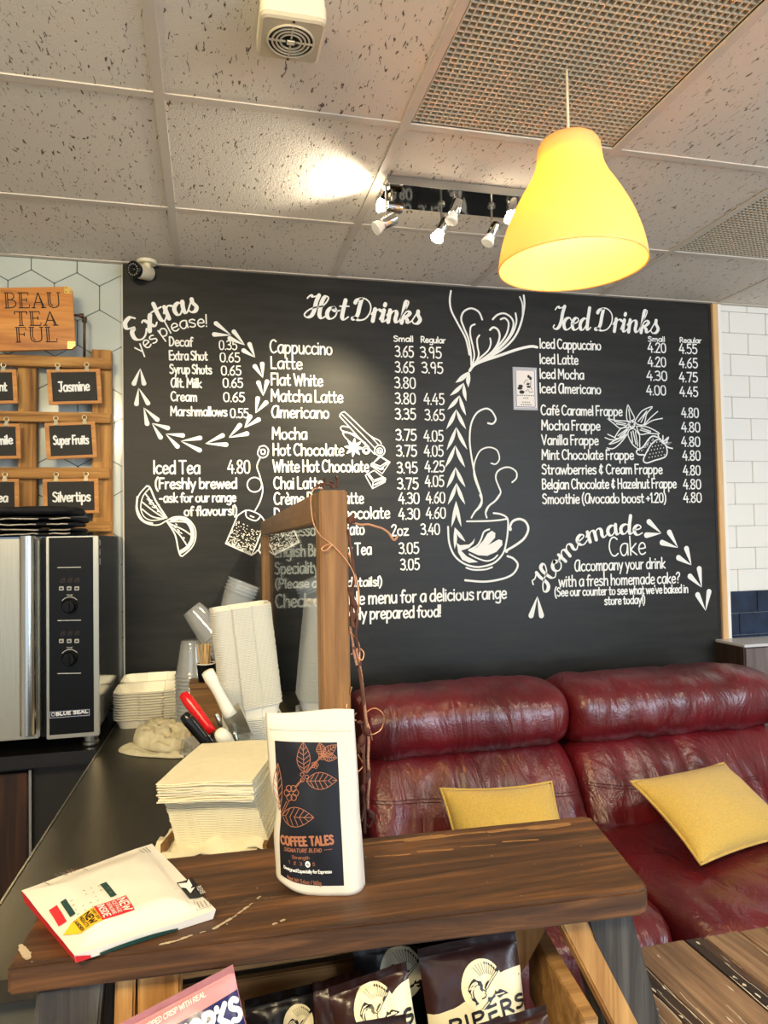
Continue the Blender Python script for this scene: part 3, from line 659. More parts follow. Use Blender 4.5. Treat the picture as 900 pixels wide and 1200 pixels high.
# orange twist, tea bag, spices, flower and strawberries
I = Ink(); fx = zf(150, 520, .17778)
for P, wd in (([(122,280),(72,340),(54,420),(76,490),(130,528),(200,535),(258,505),(310,482),(385,490),(438,548),(446,620),(420,685),(360,740)],1.5),([(145,290),(100,345),(84,420),(104,478),(150,504),(210,500),(250,488)],1.3),([(122,280),(145,290),(185,380),(255,488)],2),([(255,510),(310,600),(330,690),(345,735),(360,740)],1.8),([(62,350),(60,430),(100,505),(160,525)],2.2),
  ([(115,330),(185,420),(245,485)],1.6),([(88,380),(170,445),(240,490)],1.6),([(92,430),(160,480),(235,495)],1.6),([(265,515),(370,515),(408,540)],1.6),([(270,525),(360,565),(412,600)],1.6),([(275,535),(340,600),(385,665)],1.6),([(290,500),(340,490),(385,505),(420,560),(424,625),(395,680),(350,712)],4.4)): bstroke(I, P, wd, fx)
for k in range(26):
    t = random.random(); s_ = random.choice((0, 1)); c = (110+t*100+random.uniform(-10, 26), 370+t*105+random.uniform(-36, 10)) if not s_ else (290+t*80, 510+t*100+random.uniform(-30, 30))
    bstroke(I, [c, (c[0]+random.uniform(6, 14), c[1]+random.uniform(4, 8))], 1.2, fx)
I.build('orange_twist_drawing', M['chalk'], onboard, board)
I = Ink()
for P in ([(870,95),(850,150),(868,210),(888,300),(870,380),(832,450)], [(880+48*math.cos(q*.7)-46, 270+48*math.sin(q*.7)) for q in range(10)], [(868,20),(900,14),(925,40),(915,80),(882,92),(855,66),(868,20)]): bstroke(I, P, 1.5, fx)
bstroke(I, [(875, 40), (900, 40), (900, 66), (880, 66), (875, 40)], 1.8, fx)
fx = zf(250, 590, .14444)
for P in ([(100,325),(150,210),(195,100)], [(195,100),(265,55),(330,68),(385,100),(420,150)], [(100,325),(205,373),(310,420)], [(310,420),(350,330),(385,240),(420,150)], [(265,55),(270,110),(345,140),(385,100)], [(310,420),(340,400),(365,380),(400,430)], [(300,100),(328,112)], [(365, 380), (420, 230)]): bstroke(I, P, 1.5, fx, k=3)
for k in range(240):
    t = random.random(); r_ = random.random()**1.8; a = Vector((105, 320)).lerp(Vector((305, 412)), t); a += Vector((75, -190))*r_
    if a.x < 395: bstroke(I, [(a.x, a.y), (a.x+4, a.y+2)], .9, fx)
I.build('tea_bag_drawing', M['chalk'], onboard, board)
I = Ink(); fx = zf(380, 470, .1)
for P, wd in (([(180,180),(190,150),(225,128),(255,142),(400,280),(540,410),(640,460),(668,500)],1.3),([(180,180),(300,310),(460,490),(590,622)],1.3),([(210,160),(420,370),(600,560)],1.1),([(300,310),(205,295),(208,348),(360,395),(520,535)],1.3),([(540,410),(640,520)],1.1),([(215,375),(240,420),(295,475)],1.2),([(215,372),(300,380),(480,490)],1.2)): bstroke(I, P, wd, fx, k=3)
for c, r in (((650,580),62),((650,585),34),((645,590),16),((490,575),44),((492,578),24)): I.ellipse(bd(*fx(c)), px(r*.1), px(r*.1), 20, ring=px(1.2))
for k in range(8):
    q = k*PI/4+.1; c = (345, 545); e = (345+115*math.cos(q), 545+115*math.sin(q)); I.fill(lens(bd(*fx(c)), bd(*fx(e)), px(3.8)))
for P in ([(650,640),(770,715),(680,850),(545,760),(650,640)], [(545,740),(660,792),(765,712)], [(560,725),(655,765),(745,705)], [(590,712),(658,655),(742,706)], [(480,870),(585,812),(720,915),(712,948),(565,1026),(480,870)], [(500,852),(572,950),(712,902)], [(520,850),(580,928),(690,890)], [(565,1026),(572,950)]): bstroke(I, P, 1.3, fx, k=1)
for P in ([(560,750),(660,800),(690,790)], [(590,980),(700,930)]): bstroke(I, P, 2, fx, k=2)
I.build('spice_and_chocolate_drawing', M['chalk'], onboard, board)
I = Ink(); fx = zf(700, 465, .11111)
for P in ([(320,80),(360,160),(390,232),(320,255),(306,170),(320,80)], [(105,230),(200,250),(320,260),(312,300),(240,332),(170,280),(105,230)], [(395,255),(470,150),(580,105),(520,180),(490,290),(420,290),(395,255)], [(330,320),(250,335),(205,390),(185,440),(260,420),(330,330)], [(320,390),(220,440),(120,500),(220,470),(320,390)], [(100,540),(170,545),(250,480),(310,400)], [(385,335),(440,400),(445,480),(440,550),(370,500),(322,400),(340,345),(385,335)], [(410,310),(530,320),(655,390),(540,385),(450,395),(410,310)]): bstroke(I, P, 1.3, fx, k=4)
for P in ([(330,130),(345,240)], [(180,260),(300,285)], [(200,285),(290,300)], [(430,260),(520,150)], [(460,270),(520,150)], [(215,410),(310,340)], [(235,420),(320,345)], [(355,370),(370,480)], [(375,360),(405,500)], [(400,370),(425,520)], [(460,330),(560,365)], [(450,350),(560,380)], [(490,300),(560,220),(635,155)], [(500,300),(580,250),(685,228)], [(190,435),(150,415),(108,395)], [(180,455),(130,450),(80,430)], [(160,470),(300,410)]): bstroke(I, P, 1.3, fx, k=3)
I.ellipse(bd(*fx((362, 290))), px(4.6), px(4.6), 14, ring=px(1.6))
for q in range(6): I.ellipse(bd(*fx((362+24*math.cos(q), 290+24*math.sin(q)))), px(1.1), px(1.1), 8)
for P in ([(640,450),(705,485),(735,570),(710,635),(600,672),(520,698),(485,670),(510,600),(570,500)], ):
    bstroke(I, P, 1.6, fx, closed=True)
for P in ([(640,430),(580,415),(530,460),(480,530),(412,570),(430,608),(490,612)], [(640,400),(650,445)], [(690,410),(690,480)], [(690,480),(752,425),(720,492),(778,485),(700,495)], [(700,490),(740,530),(790,545)], [(660,440),(690,490),(740,480)]): bstroke(I, P, 1.7, fx, k=3)
for k in range(5):
    for j in range(6):
        c = (545+j*32+k*4+(14 if k % 2 else 0)-k*8, 640-k*36-j*6)
        if c[0] < 712 and c[1] > 462: I.ellipse(bd(*fx(c)), px(.7), px(.9), 8)
for k in range(26):
    t = random.random(); c = (440+t*150+random.uniform(-14, 14), 585-t*135+random.uniform(-18, 10)); I.ellipse(bd(*fx(c)), px(.55), px(.55), 6)
I.build('flower_and_strawberry_drawing', M['chalk'], onboard, board)

# small laminated card stuck on the board
A = atY(600.3, 430, WY); B = atY(630, 481, WY); cx, cz = (A.x+B.x)/2, (A.z+B.z)/2; cw, ch = B.x-A.x, A.z-B.z
card = thing('picture_card', 'small laminated card with blue border and ink sketch stuck on chalkboard', 'card', (cx, WY-.002, cz))
MB().box((cx, WY-.002, cz), (cw, .003, ch)).build('laminate', mat('laminate_film', (176, 178, 184), .15), card, bevel=.001)
MB().box((cx+.002, WY-.0042, cz), (cw*.86, .001, ch*.9)).build('paper', mat('card_paper', (236, 228, 222), .6), card)
I = Ink(); h2, w2 = ch*.43, cw*.385
I.ribbon([(cx-w2, cz-h2), (cx+w2, cz-h2)], .003, caps=False); I.ribbon([(cx-w2, cz+h2), (cx+w2, cz+h2)], .003, caps=False); I.ribbon([(cx-w2, cz-h2), (cx-w2, cz+h2)], .003, caps=False); I.ribbon([(cx+w2, cz-h2), (cx+w2, cz+h2)], .003, caps=False)
I.build('border', mat('card_blue_ink', (104, 112, 160), .6), lambda x, z, h: (x, WY-.0052-h, z), card)
I = Ink(); R_ = lambda a, b3: (cx-w2+2*w2*a, cz+h2-2*h2*b3)
for a, b3, rx, ry in ((.24, .44, .011, .007), (.2, .50, .012, .006), (.3, .6, .012, .008), (.68, .17, .006, .007), (.78, .22, .006, .008), (.64, .38, .007, .004), (.66, .45, .009, .005)): I.ellipse(R_(a, b3), rx, ry, 12)
for P in ([(.55,.4),(.6,.34),(.74,.36)], [(.5,.58),(.62,.52),(.72,.6),(.9,.58)], [(.42,.36),(.52,.28),(.62,.27)], [(.8,.3),(.76,.42),(.82,.52)]): I.ribbon([R_(*p) for p in P], .0022)
for r_, a0, a1, k in ((.69, .08, .92, 8), (.87, .34, .68, 4), (.94, .26, .76, 6), (.76, .4, .6, 3)):
    for q in range(k): I.ellipse(R_(a0+(a1-a0)*q/(k-1), r_), .0028, .0026, 6)
I.build('ink_sketch', mat('card_black_ink', (50, 46, 48), .7), lambda x, z, h: (x, WY-.0058-h, z), card)
# ------------------------------------------------------------------ ceiling fittings
M['grille'] = mat('grille_cream', (214, 202, 180), .6)
def grille(label, x0, x1, y0, y1):
    b = MB(); n = 34; m_ = int(round(n*(y1-y0)/(x1-x0)))
    for i in range(n+1): x = x0+(x1-x0)*i/n; b.box((x, (y0+y1)/2, CZ+.012), (.0030, y1-y0, .013))
    for k in range(m_+1): y = y0+(y1-y0)*k/m_; b.box(((x0+x1)/2, y, CZ+.0121), (x1-x0, .0030, .0128))
    return tag(b.build('ceiling_grille', M['grille']), label, 'grille')
grille('large cream egg-crate ceiling grille with the yellow lamp hanging from it', X0+.618, X0+1.182, Y1-1.182, Y1-.018)
grille('cream egg-crate ceiling grille beyond the lamp near tiled wall', X0+1.818, X0+2.382, Y1-.582, Y1+.582)

# extractor fan
M['aged_white'] = mat('aged_white_plastic', (226, 218, 190), .45)
M['aged_beige'] = mat('beige_plastic', (196, 184, 160), .5)
M['dark'] = mat('dark_recess', (22, 20, 18), .8)
p = [atZ(u, v, CZ-.05) for u, v in ((302, 20), (383, 25), (374, 75), (303, 66))]
fc = sum(p, Vector())/4; fw = .128
fan = thing('extractor_fan', 'square cream extractor fan with round grille fixed to ceiling tile', 'fan', (fc.x, fc.y, CZ))
zb = CZ-.05
MB().grid(lambda a, t: None, 0, 0) if False else None
def rsq(hw, r, n=6):
    out = []
    for cx, cy, a0 in ((hw-r, hw-r, 0), (-hw+r, hw-r, PI/2), (-hw+r, -hw+r, PI), (hw-r, -hw+r, 1.5*PI)):
        for k in range(n+1): q = a0+PI/2*k/n; out.append((cx+r*math.cos(q), cy+r*math.sin(q)))
    return out
b = MB(); A = rsq(.064, .014)
def loft(b, rings, cap0=True, cap1=True):
    n = len(rings[0]); vs = [p for r in rings for p in r]
    fs = [(i*n+k, i*n+(k+1) % n, (i+1)*n+(k+1) % n, (i+1)*n+k) for i in range(len(rings)-1) for k in range(n)]
    if cap0: fs.append(tuple(range(n-1, -1, -1)))
    if cap1: fs.append(tuple(range((len(rings)-1)*n, len(rings)*n)))
    return b.add(vs, fs)
loft(b, [[(x, y, 0) for x, y in rsq(.062, .012)], [(x, y, -.012) for x, y in rsq(.062, .012)], [(x, y, -.014) for x, y in A], [(x, y, -.042) for x, y in A]]); b.build('housing', M['aged_white'], fan, local=True, bevel=.001)
b = MB(); loft(b, [[(x, y, -.042) for x, y in A], [(x, y, -.048) for x, y in rsq(.063, .013)], [(x, y, -.051) for x, y in rsq(.058, .010)]], cap0=False); b.build('cover', M['aged_beige'], fan, local=True)
gz = -.0525
MB().disc((0, 0, gz+.0008), .046, (0, 0, -1), 36).build('opening', M['dark'], fan, local=True)
b = MB()
for r in (.046, .037, .029, .021): b.tube([(r*math.cos(2*PI*k/32), r*math.sin(2*PI*k/32), gz) for k in range(32)], .0022, 6, closed=True)
for q in range(4): b.box((.028*math.cos(q*PI/2), .028*math.sin(q*PI/2), gz), (.036, .0035, .004), Matrix.Rotation(q*PI/2, 3, 'Z'))
b.build('ring_grille', M['aged_beige'], fan, local=True, smooth=False)
MB().box((0, 0, gz-.001), (.02, .016, .005)).build('hub', M['aged_white'], fan, local=True, bevel=.003)
for y in (-.055, .055): MB().lathe([(0, -.003), (.003, -.003), (.003, 0)], 10, (0, y, -.0495)).build('screw', mat('screw_brown', (96, 74, 50), .4, 1), fan, local=True)

# pendant lamp
def shade_mat():
    X = bpy.data.materials.new('yellow_shade_plastic'); X.use_nodes = True; nt = X.node_tree; N = nt.nodes.new; L = nt.links.new
    nt.nodes.remove(nt.nodes['Principled BSDF'])
    d = N('ShaderNodeBsdfDiffuse'); d.inputs[0].default_value = lin((255, 226, 160))+(1,)
    t = N('ShaderNodeBsdfTranslucent'); t.inputs[0].default_value = lin((255, 214, 86))+(1,)
    g = N('ShaderNodeBsdfGlossy'); g.inputs['Roughness'].default_value = .3; g.inputs[0].default_value = (1, 1, 1, 1)
    m1 = N('ShaderNodeMixShader'); m1.inputs[0].default_value = .42; L(d.outputs[0], m1.inputs[1]); L(t.outputs[0], m1.inputs[2])
    m2 = N('ShaderNodeMixShader'); m2.inputs[0].default_value = .03; L(m1.outputs[0], m2.inputs[1]); L(g.outputs[0], m2.inputs[2])
    L(m2.outputs[0], nt.nodes['Material Output'].inputs['Surface']); return X
M['shade'] = shade_mat()
M['cord'] = mat('white_cord', (232, 220, 190), .5)
lx, ly = .800, 1.447
lamp = thing('pendant_lamp', 'lit yellow bell-shaped pendant lamp hanging on a white cord', 'lamp', (lx, ly, 2.10))
prof = [(.001, .287), (.036, .286), (.058, .282), (.068, .268), (.071, .245), (.075, .222), (.086, .195), (.104, .165), (.123, .130), (.139, .095), (.151, .06), (.159, .025), (.163, -.004)]
prof = [(p.x, p.z) for p in spline([(r, 0, z) for r, z in prof], 4)]
MB().lathe(prof, 56).build('lamp_shade', M['shade'], lamp, local=True, smooth=True, solid=.0025)
MB().tube([(0, 0, .28), (0, 0, CZ+.02-2.10)], .0032, 8).build('cord', M['cord'], lamp, local=True, smooth=True)
MB().lathe([(.001, .286), (.017, .286), (.02, .26), (.02, .226), (.050, .224), (.050, .219), (.02, .217), (.001, .215)], 16).build('lamp_holder', M['cord'], lamp, local=True, smooth=True)
M['bulb_warm'] = mat('lit_bulb_glass', (255, 240, 200), .4, emis=(255, 226, 150), est=130)
MB().lathe([(.001, .215), (.013, .212), (.016, .195), (.028, .17), (.03, .15), (.022, .13), (.001, .121)], 20).build('bulb', M['bulb_warm'], lamp, local=True, smooth=True)

# spotlight plate
M['chrome'] = mat('mirror_chrome', (214, 214, 212), .06, 1)
M['grey_metal'] = mat('brushed_grey_metal', (168, 166, 160), .35, 1)
M['spot_white'] = mat('frosted_reflector_glass', (236, 236, 234), .25)
M['spot_lit'] = mat('lit_spot_bulb', (255, 250, 235), .3, emis=(255, 238, 205), est=30)
P0, P1, P2, P3 = [atZ(u, v, CZ-.022) for u, v in ((456, 211), (652, 238), (645, 262), (434, 244))]
spot = thing('ceiling_spotlight', 'long mirrored ceiling plate with six small chrome spotlights', 'spotlight', ((P0.x+P1.x)/2, (P0.y+P3.y)/2, CZ))
yb_ = (P0.y+P1.y)/2; ye_ = yb_+.15; xa_, xb_ = .515, 1.08
MB().box2((xa_, yb_, CZ-.022), (xb_, ye_, CZ)).build('mounting_plate', mat('smoked_mirror_steel', (120, 118, 112), .05, 1), spot, bevel=.001)
plabel(MB().box2((xa_-.001, yb_-.0022, CZ-.023), (xb_+.001, yb_-.0002, CZ)).build('edge_trim', M['grey_metal'], spot), 'grey front edge strip')
def add_spot(su, sv, hu, hv, bu, bv, yd, lit, clear=False):
    """lamp head at (hu, hv), bulb at (bu, bv), both at depth yd; the stem drops from the plate"""
    h = atY(hu, hv, yd); q = atY(bu, bv, yd-.004); d = (q-h).normalized()
    top = Vector((h.x-.004, min(max(h.y, yb_+.02), ye_-.02), CZ-.022))
    a = h-d*.024; e = h+d*.022
    st = MB().tube([top, top+Vector((0, 0, -.006))], .012, 14); st.tube([top, (top.x, h.y, h.z+.004)], .0036, 10); st.build('stem', M['grey_metal'], spot, smooth=False)
    Mx = d.to_track_quat('Z', 'Y').to_matrix()
    hd = MB().lathe([(.001, -.027), (.0145, -.027), (.0168, -.024), (.0168, .02), (.0155, .022), (.001, .022)], 22, h, Mx).build('lamp_head', M['chrome'], spot, auto=.6)
    bl = MB().lathe([(.012, .018), (.0135, .025), (.0175, .036), (.0205, .045), (.019, .048), (.001, .0485)], 22, h, Mx).build('bulb', M['spot_lit'] if lit else M['spot_white'], hd if False else spot, auto=.6)
    plabel(bl, 'lit glowing bulb' if lit else 'unlit white bulb')
    return h+d*.058, d
s1 = add_spot(0, 0, 461, 243, 448, 241, 2.06, True)
add_spot(0, 0, 455, 260, 440, 268, 2.00, False)
add_spot(0, 0, 534, 244, 527, 264, 2.00, False)
s4 = add_spot(0, 0, 519, 266, 511, 281, 2.08, True)
add_spot(0, 0, 578, 271, 571, 285, 2.06, False)
s6 = add_spot(0, 0, 600, 242, 598, 262, 2.00, True)
def spotlight(nm, pos, d, e, size, blend=.5, col=(1, .86, .62), rad=.02):
    l = bpy.data.lights.new(nm, 'SPOT'); l.energy = e; l.spot_size = size; l.spot_blend = blend; l.color = col; l.shadow_soft_size = rad
    o = bpy.data.objects.new(nm, l); C.objects.link(o); o.location = pos; o.rotation_euler = Vector(d).to_track_quat('-Z', 'Y').to_euler(); return o
spotlight('spot_beam', s1[0], Vector((-.80, -.06, .30)), 9, 1.9, .7, (1, .88, .66))
spotlight('spot_beam', s4[0], Vector((-.32, .62, -.62)), 85, 1.3, 1.0, (1, .84, .52))
spotlight('spot_beam', s6[0], s6[1], 7, 1.2, .8)

# security camera
cm = thing('security_camera', 'small white bullet camera under ceiling corner above the chalkboard', 'camera', tuple(atZ(172, 306, CZ)))
c0 = atZ(172, 306, CZ); b = MB(); b.lathe([(.001, -.012), (.034, -.012), (.037, -.008), (.037, 0), (.001, 0)], 28, c0); b.build('base', M['aged_white'], cm, auto=.7)
hd = atY(165, 318, c0.y-.01); fr = Vector((-.50, -.80, -.18)).normalized(); Mx = fr.to_track_quat('Z', 'Y').to_matrix()
b = MB(); b.tube([c0+Vector((0, 0, -.008)), c0+Vector((0, -.002, -.03)), hd-fr*.02+Vector((0, 0, .012))], [.016, .014, .013], 14); b.build('arm', M['aged_white'], cm, smooth=True)
MB().lathe([(.001, -.055), (.024, -.054), (.028, -.048), (.028, .035), (.001, .036)], 26, hd, Mx).build('housing', M['aged_white'], cm, auto=.7)
MB().lathe([(.029, .028), (.031, .034), (.031, .045), (.028, .048), (.027, .046), (.001, .046)], 26, hd, Mx).build('face', mat('camera_face_black', (16, 16, 17), .2), cm, auto=.7)
b = MB()
for k in range(14): b.lathe([(.001, .0475), (.0026, .047), (.0026, .045)], 8, hd+Mx @ Vector((.02*math.cos(k*2*PI/14), .02*math.sin(k*2*PI/14), 0)), Mx)
b.build('led_ring', mat('led_grey', (150, 146, 136), .3), cm)
MB().lathe([(.001, .050), (.009, .049), (.011, .046), (.011, .044)], 16, hd, Mx).build('lens', mat('lens_glass', (8, 8, 10), .04), cm, smooth=True)

# ------------------------------------------------------------------ tea rack with hanging slates
M['rack'] = wood('rough_pallet_wood', (196, 148, 82), (118, 78, 36), (168, 120, 62), 'X', .9, .7, .5)
M['rack_v'] = wood('rough_pallet_wood_upright', (190, 142, 78), (112, 74, 36), (164, 116, 60), 'Z', .9, .7, .5)
M['frame_wood'] = wood('slate_frame_pine', (206, 146, 78), (170, 108, 48), (190, 128, 62), 'X', .8, .5, .2)
M['slate'] = mat('slate_black', (24, 22, 20), .6, var=.3, vscale=30)
M['brass'] = mat('brass_plate', (226, 196, 120), .25, 1)
M['clip'] = mat('nickel_clip', (232, 222, 190), .3, .6)
M['iron'] = mat('dark_iron_pipe', (84, 64, 50), .4, .8)
rack = thing('tea_rack', 'rough pallet-wood rack with slats holding little hanging tea slates', 'rack', (-.45, 2.78, 1.5))
RY = 2.752
def slat(v0, v1, ur, y=RY, th=.034, nm='slat'):
    a = atY(ur, v0, y); c = atY(ur, v1, y); return MB().box2((-.98, y, c.z), (a.x, y+th, a.z)).build(nm, M['rack'], rack, bevel=.003)
slat(419.5, 432, 130.5); slat(484, 495.5, 129); slat(548, 560.5, 127.6); slat(611, 623, 130)
a = atY(107, 409, RY+.035); c = atY(131.5, 640, RY+.035)
MB().box2((a.x, RY+.035, 1.50), (c.x, YF-.009, a.z)).build('upright', M['rack_v'], rack, bevel=.003)
MB().box2((-.93, RY+.035, 1.50), (-.86, YF-.009, a.z)).build('upright', M['rack_v'], rack, bevel=.003)
MB().box2((-.66, RY+.036, 1.505), (-.60, YF-.009, a.z-.03)).build('upright', M['rack_v'], rack, bevel=.003)
pp = [atY(u, v, RY+.012) for u, v in ((84, 369), (96, 370), (99, 373), (99, 421))]
MB().tube([pp[0]+Vector((-.10, 0, 0)), pp[0], pp[1], pp[2], pp[3]], .0048, 10).build('pipe_bracket', M['iron'], rack, smooth=True)
MB().tube([pp[1]+Vector((-.008, 0, 0)), pp[1]+Vector((.006, 0, 0))], .0085, 12).build('pipe_elbow', M['iron'], rack); MB().tube([pp[2]+Vector((0, 0, .004)), pp[2]+Vector((0, 0, -.014))], .0085, 12).build('pipe_elbow', M['iron'], rack)

def slate_sign(label, corners, inner_m, txt, tb, clips, y=2.738):
    """corners TL TR BR BL in the photograph's pixels at depth y"""
    TL, TR, BR, BL = [atY(u, v, y) for u, v in corners]
    cx = (TL+TR+BR+BL)/4; W = (TR-TL).length; H = (TL-BL).length; ang = math.atan2((TR-TL).z, (TR-TL).x)
    t = thing('tea_slate', label, 'sign', cx, (0, -ang, 0), 'tea slates on the pallet rack')
    fwd = .0105
    for nm, a, c in (('frame_rail', (-W/2, H/2-fwd), (W/2, H/2)), ('frame_rail', (-W/2, -H/2), (W/2, -H/2+fwd))): MB().box2((a[0], -.006, a[1]), (c[0], .006, c[1])).build(nm, M['frame_wood'], t, local=True, bevel=.0012)
    for sx in (-1, 1): MB().box2((sx*W/2, -.0055, -H/2+fwd), (sx*(W/2-fwd*1.35), .0055, H/2-fwd)).build('frame_stile', M['frame_wood'], t, local=True, bevel=.0012)
    MB().box2((-W/2+.005, -.002, -H/2+.005), (W/2-.005, .003, H/2-.005)).build('slate_panel', M['slate'], t, local=True)
    I = Ink(); Ti = t.matrix_world
    Rm = Matrix.Rotation(-ang, 4, 'Y').to_3x3().inverted()
    q = [Rm @ (atY(*p, y)-cx) for p in tb[:2]]; hh = tb[2]*(cx-EYEP).dot(CF)/FPX
    I.line(txt, (q[0].x, q[0].z), (q[1].x, q[1].z), hh, 1.9*(cx-EYEP).dot(CF)/FPX)
    I.build('lettering', M['chalk'], lambda x, z, h: (x, -.0026-h, z), t, local=True)
    for u in clips:
        lx_ = (Rm @ (atY(u, corners[0][1], y)-cx)).x
        cl = MB().hexa([(lx_-.0085, -.0115, H/2-.009), (lx_+.0085, -.0115, H/2-.009), (lx_+.0085, .009, H/2-.009), (lx_-.0085, .009, H/2-.009), (lx_-.0042, -.006, H/2+.011), (lx_+.0042, -.006, H/2+.011), (lx_+.0042, .004, H/2+.011), (lx_-.0042, .004, H/2+.011)]).build('clip', M['clip'], t, local=True, bevel=.001)
        MB().tube([(lx_+.0078*math.cos(k*2*PI/14), -.003, H/2+.016+.0078*math.sin(k*2*PI/14)) for k in range(14)], .0015, 6, closed=True).build('clip_ring', M['clip'], cl, smooth=True, local=True)
        MB().tube([(lx_, -.004, H/2+.022), (lx_, .002, H/2+.026), (lx_, .013, H/2+.027)], .0013, 6).build('hook', M['iron'], t, local=True)
    return t
slate_sign('wood-framed slate lettered Jasmine on the top row of the rack', ((56, 433.5), (118.5, 432.5), (118.5, 473), (56.3, 474.5)), .1, 'Jasmine', ((69.5, 459), (105, 457.5), 11), (68, 102))
slate_sign('wood-framed slate lettered Super Fruits, second row of the rack', ((55, 496), (114, 494), (111.5, 536.5), (52.5, 538.5)), .1, 'Super Fruits', ((63, 521), (104, 520), 10), (66, 99.5))
slate_sign('wood-framed slate lettered Silvertips, lowest row of the rack', ((51, 561.3), (116, 560.5), (115, 602), (50.5, 602.5)), .1, 'Silvertips', ((62, 588), (106, 587), 11), (66, 101))
slate_sign('cut-off slate ending in nt beside the Jasmine slate', ((-42, 433.5), (20.3, 433), (20.6, 473.5), (-42, 474)), .1, 'nt', ((-.5, 458), (8, 458), 10), (-28, 4.5))
slate_sign('cut-off slate ending in mile beside the Super Fruits slate', ((-38, 497), (24.3, 496.5), (24, 538), (-38, 538.5)), .1, 'mile', ((-2, 521), (15, 520), 10), (-26, 8))
slate_sign('cut-off slate ending in ea beside the Silvertips slate', ((-40, 561.5), (22.6, 561), (22.6, 602), (-40, 602)), .1, 'ea', ((-2, 588), (9, 588), 10), (-28, 6))

# BEAU TEA FUL plaque
y = 2.712
cs = [atY(u, v, y) for u, v in ((-9, 337), (84.5, 336), (88.5, 409), (-12, 411))]
pc = sum(cs, Vector())/4
plq = thing('wooden_plaque', 'varnished wooden plaque reading BEAU TEA FUL with metal corners', 'sign', pc)
TLp, TRp, BRp, BLp = cs
cut = .012
out = [TLp+Vector((cut, 0, 0)), TRp-Vector((cut, 0, 0)), TRp-Vector((0, 0, cut)), BRp+Vector((0, 0, cut)), BRp-Vector((cut, 0, 0)), BLp+Vector((cut, 0, 0)), BLp+Vector((0, 0, cut)), TLp-Vector((0, 0, cut))]
poly = [(p.x, p.z) for p in out]
MB().prism(poly, lambda x, z: (x, y, z), lambda x, z: (x, y+.018, z)).build('board', wood('varnished_pine', (206, 140, 66), (158, 92, 34), (188, 120, 52), 'X', .7, .35, .15), plq, bevel=.0015)
def corner(P, sx, sz):
    q = .026; pts = [(0, -cut), (cut, 0), (q, 0), (q, -q), (0, -q)]; pts = [(P.x+sx*-a*-1 if False else P.x-sx*a, P.z+sz*c) for a, c in pts]
    b = MB().prism(pts, lambda x, z: (x, y-.0018, z), lambda x, z: (x, y-.0002, z)).build('corner_plate', M['brass'], plq)
    r_ = MB()
    for a, c in ((.02, -.006), (.006, -.02), (.02, -.02)): r_.lathe([(.001, .0008), (.002, .0008), (.0024, 0)], 8, (P.x-sx*a, y-.0018, P.z+sz*c), Matrix.Rotation(PI/2, 3, 'X'))
    r_.build('rivet', M['iron'], b)
corner(TRp, 1, 1); corner(BRp, 1, -1); corner(TLp, -1, 1); corner(BLp, -1, -1)
def serif_text(I, txt, a, b2, h, wd, adv):
    """inlined Roman capitals: double stems with serifs"""
    a = Vector(a); b2 = Vector(b2); d = b2-a; n_ = len(txt); tot = sum(adv[c] for c in txt)+.9*(n_-1); k = d.length/tot; dd = d.normalized(); nn = Vector((-dd.y, dd.x)); x = 0
    T = lambda x_, y_: a+dd*(x_*k)+nn*(y_*h/8)
    stem = lambda X: ([[(X, 0), (X, 8)], [(X+.75, 0), (X+.75, 8)], [(X-.5, 0), (X+1.25, 0)], [(X-.5, 8), (X+1.25, 8)]])
    D_ = {'B': stem(.5)+[[(1, 8), (3, 7.8), (3.8, 6.2), (3, 4.6), (1.2, 4.3)], [(1.2, 4.3), (3.6, 4), (4.4, 2.2), (3.4, .4), (1, 0)]],
     'E': stem(.5)+[[(1, 8), (3.9, 8), (3.9, 6.8)], [(1, 0), (4.2, 0), (4.2, 1.4)], [(1.2, 4.2), (3.2, 4.2)], [(3.2, 5), (3.2, 3.4)]],
     'A': [[(.5, 0), (2.6, 8)], [(2.6, 8), (4.8, 0)], [(2.9, 7), (4.2, 0)], [(1.3, 2.8), (4, 2.8)], [(-.2, 0), (1.2, 0)], [(3.6, 0), (5.4, 0)]],
     'U': [[(.5, 8), (.5, 2.2), (1.4, .4), (2.6, 0), (4, .6), (4.6, 2.2), (4.6, 8)], [(1.25, 8), (1.25, 2.4), (2, .9)], [(0, 8), (1.8, 8)], [(4, 8), (5.3, 8)]],
     'T': [[(0, 8), (4.6, 8)], [(0, 8), (0, 6.6)], [(4.6, 8), (4.6, 6.6)]]+stem(1.9), 'F': stem(.5)+[[(1, 8), (3.9, 8), (3.9, 6.8)], [(1.2, 4.2), (3.2, 4.2)], [(3.2, 5), (3.2, 3.4)]],
     'L': stem(.5)+[[(1, 0), (4.2, 0), (4.2, 1.6)]]}
    for ch in txt:
        for st in D_[ch]: I.ribbon([T(x+p[0], p[1]) for p in (spline([(*q, 0) for q in st], 3) if len(st) > 3 else st)], wd)
        x += adv[ch]+.9
I = Ink(); adv = dict(B=4.6, E=4.4, A=5.2, U=5.2, T=4.6, F=4.2, L=4.4)
for t, u0, u1, v, h in (('BEAU', 6, 71, 361, 17), ('TEA', 18, 67.6, 381.6, 15.5), ('FUL', 19, 67.6, 401, 16.5)):
    A_, B_ = atY(u0, v, y), atY(u1, v-.5, y); serif_text(I, t, (A_.x, A_.z), (B_.x, B_.z), h*2.63/FPX, .0034, adv)
I.build('lettering', mat('burnt_lettering', (26, 20, 18), .7), lambda x, z, h: (x, y-.0006-h, z), plq)
